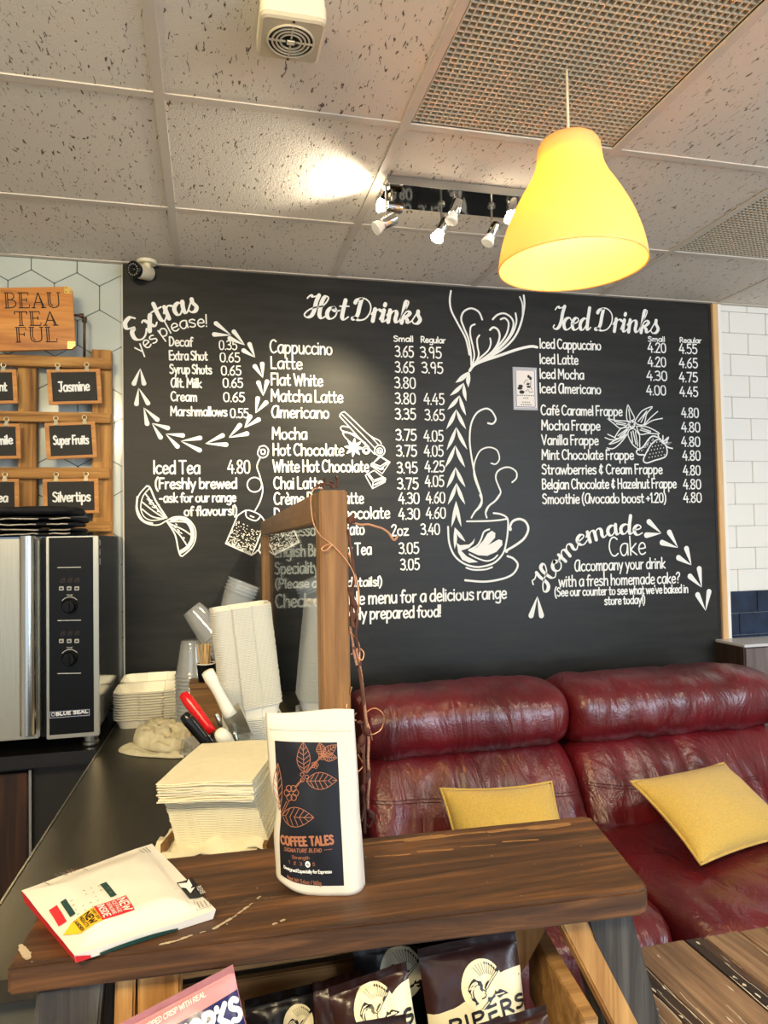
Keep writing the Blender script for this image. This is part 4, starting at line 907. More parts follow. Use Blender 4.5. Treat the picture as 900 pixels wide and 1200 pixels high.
# ------------------------------------------------------------------ sofa, cabinet, cafe table
def leather():
    X = bpy.data.materials.new('oxblood_leather'); X.use_nodes = True; nt = X.node_tree; N = nt.nodes.new; L = nt.links.new
    b = nt.nodes['Principled BSDF']; b.inputs['Roughness'].default_value = .30; b.inputs['Specular IOR Level'].default_value = .55; b.inputs['Coat Weight'].default_value = .25; b.inputs['Coat Roughness'].default_value = .22
    tc = N('ShaderNodeTexCoord'); n = N('ShaderNodeTexNoise'); n.inputs['Scale'].default_value = 5; n.inputs['Detail'].default_value = 5; L(tc.outputs['Object'], n.inputs['Vector'])
    r = N('ShaderNodeValToRGB'); r.color_ramp.elements[0].position = .3; r.color_ramp.elements[0].color = lin((76, 15, 21))+(1,); r.color_ramp.elements[1].position = .7; r.color_ramp.elements[1].color = lin((110, 25, 33))+(1,)
    L(n.outputs['Fac'], r.inputs[0]); L(r.outputs[0], b.inputs['Base Color'])
    mp = N('ShaderNodeMapping'); mp.inputs['Scale'].default_value = (4.2, 2.2, 1.5); L(tc.outputs['Object'], mp.inputs[0])
    n2 = N('ShaderNodeTexNoise'); n2.inputs['Scale'].default_value = 2.2; n2.inputs['Detail'].default_value = 5; n2.inputs['Distortion'].default_value = 1.1; L(mp.outputs[0], n2.inputs['Vector'])
    n3 = N('ShaderNodeTexNoise'); n3.inputs['Scale'].default_value = 160; L(tc.outputs['Object'], n3.inputs['Vector'])
    ad = N('ShaderNodeMath'); ad.operation = 'MULTIPLY_ADD'; ad.inputs[1].default_value = .06; L(n3.outputs['Fac'], ad.inputs[0]); L(n2.outputs['Fac'], ad.inputs[2])
    bp = N('ShaderNodeBump'); bp.inputs['Strength'].default_value = .55; bp.inputs['Distance'].default_value = .03; L(ad.outputs[0], bp.inputs['Height']); L(bp.outputs[0], b.inputs['Normal']); L(bp.outputs[0], b.inputs['Coat Normal'])
    return X
M['leather'] = leather()
M['stitch'] = mat('dark_red_stitching', (70, 12, 18), .5)
sofa = thing('leather_sofa', 'oxblood red leather sofa with padded headrests below the chalkboard', 'sofa', (1.3, 2.2, 0))
def puff(b, lo, hi, p=6, q=None, n=(26, 12, 12), disp=None):
    """rounded cushion filling the box lo..hi; p sharpens the ends, q rounds the section across"""
    lo, hi = Vector(lo), Vector(hi); c = (lo+hi)/2; h = (hi-lo)/2; q = q or p
    def f(P):
        x, y, z = P; m_ = max(abs(x), abs(y), abs(z)); s = (abs(y)**q+abs(z)**q)**(1/q); d = (abs(x)**p+s**p)**(1/p); k = m_/d
        w = Vector((c.x+h.x*x*k, c.y+h.y*y*k, c.z+h.z*z*k))
        if disp:
            nrm = Vector((x*abs(x)**2/h.x, y*abs(y)**2/h.y, z*abs(z)**2/h.z)).normalized(); w = w+nrm*disp(w, x, y, z)
        return w
    key = {}; vs = []; fs = []
    def vid(P):
        kk = tuple(round(a, 5) for a in P)
        if kk not in key: key[kk] = len(vs); vs.append(f(P))
        return key[kk]
    nx, ny, nz = n; t = lambda i, k: -1+2*i/k
    for s in (-1, 1):
        for i in range(nx):
            for j in range(ny): fs.append([vid((t(i+a, nx), t(j+d, ny), s)) for a, d in ((0, 0), (1, 0), (1, 1), (0, 1))])
            for j in range(nz): fs.append([vid((t(i+a, nx), s, t(j+d, nz))) for a, d in ((0, 0), (1, 0), (1, 1), (0, 1))])
        for i in range(ny):
            for j in range(nz): fs.append([vid((s, t(i+a, ny), t(j+d, nz))) for a, d in ((0, 0), (1, 0), (1, 1), (0, 1))])
    return b.add(vs, fs)
def wrk(sx, amp, f=11):
    return lambda w, x, y, z: amp*(vnoise(w.x*f+sx, w.y*2.5, w.z*4)+.5*vnoise(w.x*f*2.3, w.y*5+sx, w.z*9))
def seat_disp(sx):
    return lambda w, x, y, z: .012*vnoise(w.x*4+sx, w.y*4, 0)+(.008*vnoise(w.x*26+sx, w.y*4, w.z*4) if y < -.5 else .003*vnoise(w.x*14, w.y*9, sx))
def back_disp(sx, xc):
    def d(w, x, y, z):
        a = .010*vnoise(w.x*8+sx, 0, w.z*6)+.006*vnoise(w.x*20, sx, w.z*16)
        if y < 0: a -= .012*math.exp(-((w.x-xc)/.012)**2)*(1 if z > -.2 else 0)+.010*math.exp(-((z+.35)/.05)**2)
        return a
    return d
for i, (xa, xb, zt, zc) in enumerate(((.485, 1.238, .962, .748), (1.252, 2.125, .962, .742))):
    b = MB(); puff(b, (xa, 2.30, zc-.02), (xb, 2.66, zt), 9, 2.6, (60, 14, 14), wrk(i*9, .009)); b.build('headrest', M['leather'], sofa, smooth=True)
    b = MB(); puff(b, (xa, 2.33, .36), (xb, 2.62, zc+.02), 8, 5, (60, 10, 30), back_disp(i*5, lerp(xa, xb, .42 if not i else .47)))
    for v in b.v: v.y += -.24*(zc-v.z)/.40 if v.z < zc else 0
    bc = b.build('back_cushion', M['leather'], sofa, smooth=True)
    bvh = BVHTree.FromPolygons(b.v, [tuple(f) for f in b.f])
    for P in (([(432, 951), (480, 947), (560, 943), (640, 938), (684, 934)], [(566, 880), (572, 905), (577, 941)]) if not i else ([(702, 926), (760, 927), (840, 922), (898, 914)], [(783, 864), (790, 890), (795, 924)])):
        for off in (0, .009):
            pts = []
            for p in spline([atY(u, v, 2.2) for u, v in P], 10):
                q = p+(Vector((0, 0, -off)) if len(P) > 3 else Vector((off, 0, 0))); hit = bvh.ray_cast(Vector((q.x, 1.0, q.z)), Vector((0, 1, 0)))
                if hit[0] is not None: pts.append(hit[0]+Vector((0, -.0006, 0)))
            if len(pts) > 3: MB().tube(pts, .0013, 6).build('seam', M['stitch'], bc, smooth=True)
for i, (xa, xb) in enumerate(((.485, 1.185), (1.19, 2.125))):
    b = MB(); puff(b, (xa, 1.57-.02*i+(.07 if not i else 0), .27), (xb, 2.34, .505+.01*i), 7, 4, (44, 40, 10), seat_disp(i*7)); b.build('seat_cushion', M['leather'], sofa, smooth=True)
b = MB(); puff(b, (2.12, 1.56, .05), (2.40, 2.66, .70), 6, 4, (14, 30, 20), wrk(30, .006, 6)); b.build('armrest', M['leather'], sofa, smooth=True)
MB().box2((.50, 1.66, .05), (2.14, 2.66, .30)).build('base', M['leather'], sofa, bevel=.02)
MB().box2((.50, 2.55, .28), (2.13, 2.70, .90)).build('back_frame', M['leather'], sofa, bevel=.03)

M['mustard'] = mat('mustard_woven_fabric', (222, 182, 84), .9, bump=.5, bscale=420, var=.16, vscale=190, sheen=.3, spec=.2)
def throw_pillow(label, Lc, Tc, Bc, th=.062):
    """L T B: three corners; the fourth completes the square"""
    e1 = (Tc-Lc); e2 = (Bc-Lc); nrm = e2.cross(e1).normalized()
    if nrm.dot(EYEP-Lc) < 0: nrm = -nrm
    c = Lc+(e1+e2)/2
    t = thing('throw_pillow', label, 'pillow', c, group='mustard pillows on the sofa')
    def P(a, d, s):
        x, y = a*2-1, d*2-1
        pin = 1-.07*(1-x*x)*abs(y)**3; pin2 = 1-.07*(1-y*y)*abs(x)**3
        h = th*((1-abs(x)**2.6)**.62)*((1-abs(y)**2.6)**.62)
        h += .007*vnoise(x*2.2+s, y*2.2, Lc.x)*(1-x*x)*(1-y*y)
        return c+e1*(x/2*pin2)+e2*(y/2*pin)+nrm*(s*h)
    b = MB(); n = 30; b.grid(lambda a, d: P(a, d, 1), n, n); b.grid(lambda a, d: P(a, d, -.8), n, n)
    o = b.build('cover', M['mustard'], t, smooth=True)
    bm = bmesh.new(); bm.from_mesh(o.data); bmesh.ops.remove_doubles(bm, verts=bm.verts, dist=.0008); bmesh.ops.recalc_face_normals(bm, faces=bm.faces); bm.to_mesh(o.data); bm.free()
    rim = [P(k/20, 0, 0) for k in range(20)]+[P(1, k/20, 0) for k in range(20)]+[P(1-k/20, 1, 0) for k in range(20)]+[P(0, 1-k/20, 0) for k in range(20)]
    MB().tube(rim, .0042, 6, closed=True).build('seam_flange', M['mustard'], t, smooth=True)
    return t
Bc = atZ(821, 1013, .545); Lc = atY(739, 916, 2.075); Tc = atY(848, 894, 2.22)
k = .40
throw_pillow('mustard yellow pillow tilted on the right-hand seat of the sofa', Lc, Tc, Bc)
Lc = atY(516, 924, 2.13); Tc = atY(646, 916, 2.17)
throw_pillow('mustard yellow pillow half hidden behind the dark wooden plank top', Lc, Tc, Lc+Vector((.02, -.16, -.30)))

M['dark_laminate'] = wood('dark_wood_laminate', (74, 58, 52), (44, 32, 30), None, 'Z', .8, .35, .05)
M['grey_laminate'] = wood('grey_wood_laminate', (120, 108, 106), (84, 74, 74), None, 'Z', .9, .35, .05)
cab = thing('wall_cabinet', 'dark wood-effect cabinet against tiled wall beyond sofa end', 'cabinet', (2.7, 2.72, 0))
MB().box2((2.232, 2.655, 0), (3.4, YF-.01, .99)).build('carcass', M['dark_laminate'], cab)
MB().box2((2.24, 2.648, .05), (3.4, 2.6545, .985)).build('front_panel', M['grey_laminate'], cab, bevel=.001)
MB().box2((2.230, 2.645, .9905), (3.4, YF-.01, 1.002)).build('top', mat('cabinet_top_edge', (206, 204, 206), .3), cab, bevel=.002)

def plank_mat(name, a, b2, c, ws, pos):
    return wood(name, a, b2, c, 'Y', 1.3, .6, .5, wear=ws, wearpos=pos)
M['chip'] = mat('old_cream_paint', (214, 204, 184), .7)
M['pl1'] = plank_mat('weathered_plank_brown', (146, 118, 92), (82, 62, 48), (118, 92, 70), (206, 184, 150), .60)
M['pl2'] = plank_mat('weathered_plank_dark', (84, 62, 48), (30, 22, 20), (54, 38, 32), (210, 204, 190), .645)
M['pl3'] = plank_mat('weathered_plank_tan', (158, 128, 96), (88, 66, 48), (126, 98, 72), (214, 196, 164), .62)
table = thing('cafe_table', 'weathered plank cafe table with chipped pale paint in front of sofa', 'table', (1.0, .85, 0))
x = .655; i = 0; dark_spans = []
for wd, mk in ((.040, 'pl3'), (.028, 'pl2'), (.115, 'pl1'), (.040, 'pl2'), (.075, 'pl1'), (.090, 'pl3'), (.050, 'pl2'), (.11, 'pl1'), (.06, 'pl2'), (.11, 'pl3')):
    o = MB().box2((x+.0006, .45, .715), (x+wd-.0006, 1.178-.0012*i, .75)).build('plank', M[mk], table, bevel=.002)
    I = Ink()
    for k in range(7 if mk == 'pl2' else 4):
        cx_, cy_ = x+wd*random.uniform(.12, .88), random.uniform(.9, 1.16); I.fill([(cx_+random.uniform(.5, 1)*random.uniform(.3, 1)*(.004 if mk == 'pl2' else .0022)*math.cos(q*PI/4), cy_+random.uniform(.6, 1)*(.011 if random.random() < .3 else .005)*math.sin(q*PI/4)) for q in range(8)])
    for k in range(3):
        cx_ = x+wd*random.choice((.06, .1, .9, .94, random.uniform(.3, .7))); y0_ = random.uniform(.85, 1.0); I.ribbon([(cx_+.0012*math.sin(q), y0_+q*random.uniform(.012, .02)) for q in range(9)], .0009)
    ch = I.build('paint_chips', M['chip'], lambda a, c, h: (a, min(c, 1.174), .7504+h), o); ch['kind'] = 'stuff'
    x += wd; i += 1
for sx, sy in ((.86, .5), (1.3, .5), (.86, 1.12), (1.3, 1.12)): MB().box2((sx-.03, sy-.03, 0), (sx+.03, sy+.03, .70)).build('leg', M['dark_laminate'], table, bevel=.004)
MB().box2((.88, .50, .64), (1.32, 1.12, .713)).build('apron', M['dark_laminate'], table)

# ------------------------------------------------------------------ serving counter
def steel(name, col, rough, axis_scale=(2, 60, 60)):
    return mat(name, col, rough, .85, bump=.03, bscale=30, stretch=axis_scale, var=.25, vscale=3)
M['worktop'] = mat('dark_worn_worktop', (66, 62, 54), .33, .35, var=.22, vscale=9, stretch=(6, 1, 1), spec=.5, bump=.02, bscale=80)
M['recess_shade'] = mat('recess_shade_black', (30, 27, 25), .5)  # near-black colour carries the shade of the recess beside the door
ctr = thing('bar_counter', 'long dark worktop counter running from the front to the chalkboard', 'counter', (-.05, 1.9, 0))
MB().hexa([(-.350, 1.10, .868), (.262, 1.10, .868), (.262, WY-.003, .868), (-.288, WY-.003, .868), (-.350, 1.10, .9), (.262, 1.10, .9), (.262, WY-.003, .9), (-.288, WY-.003, .9)]).build('worktop', M['worktop'], ctr, bevel=.002)
MB().hexa([(-.330, 1.13, 0), (.24, 1.13, 0), (.24, WY-.004, 0), (-.265, WY-.004, 0), (-.330, 1.13, .8675), (.24, 1.13, .8675), (.24, WY-.004, .8675), (-.265, WY-.004, .8675)]).build('carcass', mat('counter_front_grey', (92, 90, 82), .6, var=.25, vscale=8), ctr)
plabel(MB().beam((-.352, 1.10, .884), (-.290, WY-.003, .884), .004, .034).build('edge_strip', mat('worn_steel_edge', (150, 146, 134), .35, .8), ctr), 'worn pale edge strip')
bw = thing('back_worktop', 'black worktop along the tiled wall under the oven', 'worktop', (-1.0, 2.5, .86))
MB().hexa([(-2.2, 2.225, .862), (-.319, 2.225, .862), (-.2985, YF-.010, .862), (-2.2, YF-.010, .862), (-2.2, 2.225, .9), (-.319, 2.225, .9), (-.2985, YF-.010, .9), (-2.2, YF-.010, .9)]).build('slab', mat('black_stone_top', (22, 20, 18), .3), bw, bevel=.002)
bc = thing('base_cabinet', 'base cabinet with brown wooden door and coloured-in recess shade under the oven worktop', 'cabinet', (-1.0, 2.5, 0))
MB().box2((-2.2, 2.29, 0), (-.345, YF-.010, .8615)).build('carcass', M['recess_shade'], bc)
dx = atY(33, 950, 2.27).x
dr = MB().box2((-1.15, 2.262, .06), (dx, 2.2895, .84)).build('door', wood('dark_stained_door', (72, 42, 22), (26, 15, 9), (48, 27, 15), 'Z', .7, .4, .3), bc, bevel=.003)
MB().box2((dx+.002, 2.268, .06), (dx+.009, 2.289, .845)).build('edge_strip', M['grey_metal'], bc)

# ------------------------------------------------------------------ convection oven
M['steel'] = mat('brushed_stainless', (186, 178, 158), .30, .9, bump=.05, bscale=200, stretch=(1, 1, .05))
M['oven_black'] = mat('oven_panel_black', (10, 10, 10), .32, spec=.22)
M['oven_side'] = mat('oven_side_steel', (120, 126, 138), .14, .9)
M['oven_print'] = mat('oven_print_silver', (190, 188, 182), .4)
OX = -.316; OY = 2.22
ov = thing('convection_oven', 'stainless convection oven with black control panel and two knobs', 'oven', (-.6, 2.5, .9))
zt = atY(116, 627.5, OY).z; zbm = atY(116, 862, OY).z
px1 = atY(54, 700, OY).x; xL = -1.13
MB().box2((xL, OY+.02, zbm+.01), (OX, 2.80, zt)).build('body', M['oven_side'], ov, bevel=.003)
pn = MB().box2((px1, OY, zbm), (OX+.004, OY+.0195, zt-.001)).build('control_panel', M['steel'], ov, bevel=.002)
MB().box2((px1+.008, OY-.0016, zbm+.012), (OX-.010, OY-.0002, zt-.004)).build('panel_face', M['oven_black'], pn)
dr = MB().box2((xL, OY-.028, zbm+.012), (px1-.012, OY+.0185, zt-.006)).build('door', M['steel'], ov, bevel=.004)
MB().box2((px1-.0115, OY-.004, zbm+.01), (px1-.001, OY+.0185, zt-.004)).build('door_gap_shade', M['oven_black'], ov)  # black strip stands in for the shade in the door gap
MB().box2((px1-.046, OY-.034, zbm+.02), (px1-.026, OY-.0285, zt-.02)).build('handle_bracket', mat('handle_bracket_steel', (120, 112, 96), .35, .9), dr)
hx_ = atY(32.5, 740, OY-.06).x
MB().tube([(hx_, OY-.06, atY(32, 861, OY-.06).z), (hx_, OY-.06, atY(32, 628, OY-.06).z)], .0205, 22).build('door_handle', mat('handle_steel', (206, 204, 198), .2, 1, bump=.04, bscale=300, stretch=(1, 1, .03)), dr, auto=.6)
def op(u, v): p = atY(u, v, OY-.0016); return Vector((p.x, p.z))
onp = lambda x, z, h: (x, OY-.0024-h, z)
zo = zf(0, 590, .24155)
for kc, yd, yb2, yn in (((338, 497), 365, 412, 0), ((338, 752), 622, 667, 0)):
    c = atY(*zo(kc), OY-.002); kn = MB().lathe([(.021, 0), (.021, .006), (.0165, .010), (.0155, .026), (.001, .0265)], 26, c, Matrix.Rotation(PI/2, 3, 'X')).build('knob', M['oven_black'], pn, auto=.5)
    MB().box2((c.x-.0045, OY-.036, c.z-.0155), (c.x+.0045, OY-.0275, c.z+.0155)).build('grip', M['oven_black'], kn, bevel=.002)
    for bx in (298, 336, 373):
        q = atY(*zo((bx, yb2)), OY-.002); bt = MB().box((q.x, OY-.0032, q.z), (.0125, .003, .0115)).build('button', mat('button_grey', (168, 166, 160), .5), pn, bevel=.001)
        MB().box((q.x, OY-.0052, q.z), (.006, .0008, .004)).build('icon', M['oven_black'], bt)
    I = Ink(); I.line('888', op(*zo((290, yd+18))), op(*zo((384, yd+16))), .0115, .0016, slant=.12, gap=1.6); I.build('display', mat('unlit_display_segments', (48, 30, 24), .5), onp, pn)
    I = Ink(); a0 = op(*zo(kc)); I.ribbon([(a0.x+.0255*math.cos(q), a0.y+.0255*math.sin(q)) for q in [PI*.22+PI*.56*k/10 for k in range(11)]], .0016)
    I.line('TIME', (a0.x-.008, a0.y+.0285), (a0.x+.008, a0.y+.0285), .004, .0008); I.build('dial_marking', M['oven_print'], onp, pn)
for yv in (311, 568, 825): I = Ink(); I.ribbon([op(*zo((279, yv))), op(*zo((393, yv-2)))], .0022, caps=False); I.build('divider_line', M['oven_print'], onp, pn)
q0, q1 = op(*zo((238, 1046))), op(*zo((437, 994)))
npl = MB().box2((q0.x, OY-.0026, q0.y), (q1.x, OY-.0012, q1.y)).build('nameplate', mat('nameplate_navy', (22, 28, 52), .3), pn, bevel=.0006)
I = Ink(); Z_ = lambda x, z, h: (x, OY-.0030-h, z)
for a, c in (((q0.x+.002, q0.y+.003), (q1.x-.002, q0.y+.003)), ((q0.x+.002, q1.y-.003), (q1.x-.002, q1.y-.003)), ((q0.x+.002, q0.y+.003), (q0.x+.002, q1.y-.003)), ((q1.x-.002, q0.y+.003), (q1.x-.002, q1.y-.003))): I.ribbon([a, c], .0009)
I.line('BLUE SEAL', (q0.x+.019, q0.y+.0085), (q1.x-.006, q0.y+.0105), .0082, .0030, gap=1.2, space=2.6); I.ellipse((q0.x+.011, q0.y+.0125), .0042, .0048, 14, ring=.0014)
I.build('lettering', mat('nameplate_white', (222, 224, 232), .4), Z_, npl)
for lx_, ly_ in ((-.345, 2.285), (-1.08, 2.285), (-.345, 2.74), (-1.08, 2.74)):
    MB().lathe([(.001, 0), (.021, 0), (.024, .004), (.024, .012), (.0205, .014), (.0205, zbm+.01-.9), (.001, zbm+.01-.9)], 20, (lx_, ly_, .9)).build('leg', M['grey_metal'], ov, auto=.6)
I = Ink()
for i in range(3): I.fill([(2.27, zt-.03-.028*i), (2.285, zt-.03-.028*i), (2.285, zt-.012-.028*i), (2.27, zt-.012-.028*i)])
I.build('warning_sticker', mat('sticker_white', (214, 210, 214), .5), lambda y, z, h: (OX+.0006+h, y, z), ov)

# folded cloths on the oven
M['apron'] = mat('charcoal_cotton', (44, 43, 46), .95, var=.3, vscale=60, bump=.3, bscale=300, spec=.2)
M['apron_trim'] = mat('pale_woven_edge', (196, 188, 172), .9, var=.5, vscale=70)
def folded_cloth(label, z, h, x0, x1, y0, y1, seed, nl, trim):
    t = thing('folded_cloth', label, 'cloth', ((x0+x1)/2, (y0+y1)/2, z), group='dark cloths folded on the oven')
    for l in range(nl):
        zz = z+h*l/nl; hh = h/nl*.96; xe = x1-.012*random.random()
        dsp = lambda w, x, y, z: .006*vnoise(w.x*7+seed, w.y*7, l*.9)+.004*vnoise(w.x*19+seed, w.y*9, w.z*60)
        b = MB(); puff(b, (x0, y0, zz), (xe, y1, zz+hh), 9, 2.6, (44, 10, 6), dsp); o = b.build('fold', M['apron'], t, smooth=True)
        def P(a, d, s): return (lerp(x0+.01, xe-.006, a), y0+.004*vnoise(a*6, seed, l), zz+hh*.5+.006*vnoise(lerp(x0, xe, a)*7+seed, y0*7, l*.9))
        if trim and l < nl:
            pts = [Vector(P(a/40, 0, 0))+Vector((0, -.0075, .004*vnoise(a*.5, l, seed))) for a in range(41)]
            for k0 in range(0, 40, 9):
                if random.random() < .8: MB().tube(pts[k0:k0+8], .0019, 6).build('edge_stitching', M['apron_trim'], o, smooth=True)
za = zt+.0005
folded_cloth('lowest dark cloth with pale stitched edges, folded on the oven', za, .026, -.98, -.385, 2.27, 2.60, 3, 2, True)
folded_cloth('middle dark cloth with pale stitched edges, folded on the oven', za+.027, .034, -.98, -.382, 2.26, 2.60, 11, 2, True)
folded_cloth('plain charcoal cloth folded on top of the pile on the oven', za+.062, .030, -1.0, -.392, 2.25, 2.60, 21, 1, False)
# ------------------------------------------------------------------ things on the counter
M['foam'] = mat('cream_foam_board', (238, 232, 214), .7, spec=.3, var=.04, vscale=20)
M['pulp'] = mat('white_fibre_tray', (240, 236, 226), .8, spec=.2, bump=.15, bscale=160)
def outline(w, d, r, notch=0, nw=.3, n=5, m_=6):
    """rounded rectangle with a shallow tab on the front (-y) and back edges"""
    out = []
    C_ = ((w/2-r, d/2-r, 0), (-w/2+r, d/2-r, PI/2), (-w/2+r, -d/2+r, PI), (w/2-r, -d/2+r, 1.5*PI))
    for k in range(4):
        cx, cy, a0 = C_[k]
        for i in range(n+1): q = a0+PI/2*i/n; out.append((cx+r*math.cos(q), cy+r*math.sin(q)))
        if notch and k in (0, 2):
            sgn = 1 if k == 0 else -1; yy = sgn*d/2; h = w*nw/2
            out += [(sgn*(h+.004), yy), (sgn*h, yy+sgn*notch), (-sgn*h, yy+sgn*notch), (-sgn*(h+.004), yy)]
    return out
def scale2(P, k, k2=None): return [(x*k, y*(k2 or k)) for x, y in P]
def tray_mesh(b, w, d, depth, r, lip, notch, t=.0022, inset=.8, off=(0, 0)):
    O = outline(w, d, r, notch); rings = []
    I_ = scale2(O, 1-2*lip/w, 1-2*lip/d); Bo = scale2(O, inset)
    mk = lambda P, z: [(x+off[0], y+off[1], z) for x, y in P]
    rings = [mk(scale2(Bo, .98), -depth), mk(scale2(I_, 1.0), -t-.0005), mk(O, -t), mk(O, 0), mk(I_, 0), mk(scale2(Bo, .96), -depth+t)]
    return loft(b, rings)
# hinged clamshells, opened flat and nested
b = MB(); tray_mesh(b, .236, .175, .036, .03, .008, .006, .0034, .84, (0, -.0905))
tray_a = b
root = thing('foam_clamshell', 'cream foam takeaway clamshell in the nested stack beside the oven', 'takeaway box', (-.185, 2.60, .932), group='nested foam clamshells beside the oven')
b.build('base_half', M['foam'], root, local=True)
b = MB(); tray_mesh(b, .232, .170, .030, .03, .008, .005, .0034, .84, (0, .0885)); b.build('lid_half', M['foam'], root, local=True)
MB().box((0, 0, -.002), (.19, .012, .0024)).build('hinge', M['foam'], root, local=True)
for k in range(1, 11):
    c = dup(root); c.location = (-.185+random.uniform(-.0012, .0012), 2.60+random.uniform(-.0012, .0012), .932+.0083*k); c.rotation_euler = (0, 0, random.uniform(-.008, .008))
c['label'] = 'cream foam clamshell lying open on top of the stack beside the oven'
del c['group']
# tall leaning stack of trays
def tray_stack(name, label, base, n, pitch, w, d, lean, yaw, m_, group, depth=.034):
    b = MB(); tray_mesh(b, w, d, depth, .022, .006, .005, .0022, .82)
    o = tag(b.build(name, m_), label, 'tray', group); o.location = base; o.rotation_euler = (lean[1], lean[0], yaw)
    up = Vector((math.sin(lean[0])*math.cos(yaw), math.sin(lean[0])*math.sin(yaw)-lean[1], 1)).normalized()
    for k in range(1, n):
        c = o.copy(); C.objects.link(c); c.location = Vector(base)+up*(pitch*k)+Vector((random.uniform(-1, 1)*.0008, random.uniform(-1, 1)*.0008, 0)); c.rotation_euler.z = yaw+random.uniform(-.006, .006)
    return o, Vector(base)+up*(pitch*n)
ST_Y = 1.95
o, tp = tray_stack('food_tray', 'white fibre tray in the lower stack under the tall leaning stack', (.106, ST_Y, .936), 22, .0047, .152, .125, (0, 0), .02, M['pulp'], 'white trays, lower stack by the glass screen')
o, tp = tray_stack('food_tray', 'cream fibre tray in the tall leaning stack beside the glass screen', (.104, ST_Y, 1.066), 62, .0042, .156, .13, (-.105, 0), .03, M['pulp'], 'cream trays, tall stack by the glass screen')

# clear cups in nested sleeves
M['clear_cup'] = clear_mat('clear_cup_plastic', (236, 238, 240), .8, .32, (228, 230, 230), .10)
def cup_mesh():
    b = MB(); pr = [(.001, 0), (.030, 0), (.032, .003)]
    for k in range(1, 8): pr += [(.032+.0165*k/8-.0005, .1*k/8), (.032+.0165*k/8+.0006, .1*k/8+.004)]
    pr += [(.0485, .102), (.051, .104), (.051, .108), (.0485, .108)]
    return b.lathe(pr, 26)
cupm = None
def cup_sleeve(label, group, base, ax, n, pitch, flip=False):
    global cupm
    d = Vector(ax).normalized(); q = (d if not flip else -d).to_track_quat('Z', 'Y'); first = None
    for k in range(n):
        if cupm is None: o = cup_mesh().build('plastic_cup', M['clear_cup'], smooth=True); cupm = o
        else: o = cupm.copy(); C.objects.link(o)
        tag(o, label, 'cup', group); o.location = Vector(base)+d*(pitch*k); o.rotation_mode = 'XYZ'; o.rotation_euler = q.to_euler()
cup_sleeve('clear plastic cup in the upright sleeve behind the tray stack', 'clear cups, upright sleeve', (-.055, 2.30, 1.01), (0, 0, 1), 17, .0112, True)
cup_sleeve('clear plastic cup in the tilted sleeve lying on the upright cups', 'clear cups, left tilted sleeve', (-.015, 2.285, 1.238), (-.40, .05, .50), 7, .0105, True)
cup_sleeve('clear plastic cup in the short sleeve above the tray stack', 'clear cups, right tilted sleeve', (.050, 2.255, 1.236), (.34, .0, .8), 4, .0105)

# stirrers in a black cup on a little wooden box
M['box_wood'] = wood('small_box_wood', (150, 110, 66), (96, 66, 36), None, 'X', .9, .6, .3)
bx = thing('wooden_box', 'small brown wooden box behind the utensils carrying the stirrer cup', 'box', (-.005, 2.11, .9))
MB().box2((-.055, 2.07, .9), (.03, 2.155, 1.085)).build('body', M['box_wood'], bx, bevel=.002); MB().box2((-.058, 2.067, 1.0855), (.033, 2.158, 1.098)).build('lid', M['box_wood'], bx, bevel=.002)
sc_ = thing('stirrer_cup', 'black cup with white rim holding wooden stirrers', 'cup', (-.012, 2.105, 1.0985))
MB().lathe([(.001, 0), (.021, 0), (.0255, .05), (.023, .05), (.019, .003), (.001, .003)], 22).build('cup', M['oven_black'], sc_, local=True, auto=.6)
MB().tube([(.0255*math.cos(k*PI/11), .0255*math.sin(k*PI/11), .05) for k in range(22)], .002, 6, closed=True).build('rim', M['pulp'], sc_, local=True, smooth=True)
M['stick'] = mat('birch_stick', (222, 190, 142), .7)
for k in range(16):
    q = k*2.4; r = .004+.013*((k*7) % 10)/10; o = MB().box((0, 0, .05), (.0055, .0014, .10)).build('stirrer', M['stick'], bevel=.0005)
    o.location = (-.012+r*math.cos(q), 2.105+r*math.sin(q), 1.1025); o.rotation_euler = (-.16*math.sin(q)*r/.017, .22*math.cos(q)*r/.017, q*1.7); tag(o, 'wooden stirrer standing in the black cup', 'stirrer', 'wooden stirrers in the black cup')

# crumpled cloth
M['dishcloth'] = mat('cream_dishcloth', (226, 216, 184), .95, var=.12, vscale=40, bump=.35, bscale=240, spec=.15)
def cloth_lump(b, poly, z, h, seed, n=26):
    P = [atZ(u, v, z) for u, v in poly]; P = spline(P, 8, True); c = sum(P, Vector())/len(P); m_ = len(P)
    def S_(a, d):
        p = P[int(round(a*m_)) % m_]; t = d; q = c.lerp(p, t)
        hh = h*max(0.0, 1-t**5)**.5*(.95-.9*abs(vnoise(q.x*15+seed, q.y*26+q.x*12, 0))-.5*abs(vnoise(q.x*40, q.y*34, seed)))
        return Vector((q.x, q.y, z+max(.001, hh)+.002*(1-t)))
    return b.grid(S_, m_, n, closed_u=True)
cl = thing('dish_cloth', 'crumpled cream dish cloth on the counter before the foam boxes', 'cloth', tuple(atZ(190, 870, .9)))
b = MB(); cloth_lump(b, [(139, 881), (146, 874), (165, 873), (190, 878), (214, 881), (235, 874), (243, 881), (232, 887), (205, 889), (180, 888), (155, 886)], .9005, .018, 3); b.build('lower_fold', M['dishcloth'], cl, smooth=True, solid=.002)
b = MB(); cloth_lump(b, [(157, 872), (160, 860), (178, 853), (205, 854), (228, 862), (240, 871), (222, 877), (196, 882), (172, 879)], .913, .05, 9); b.build('upper_fold', M['dishcloth'], cl, smooth=True, solid=.002)

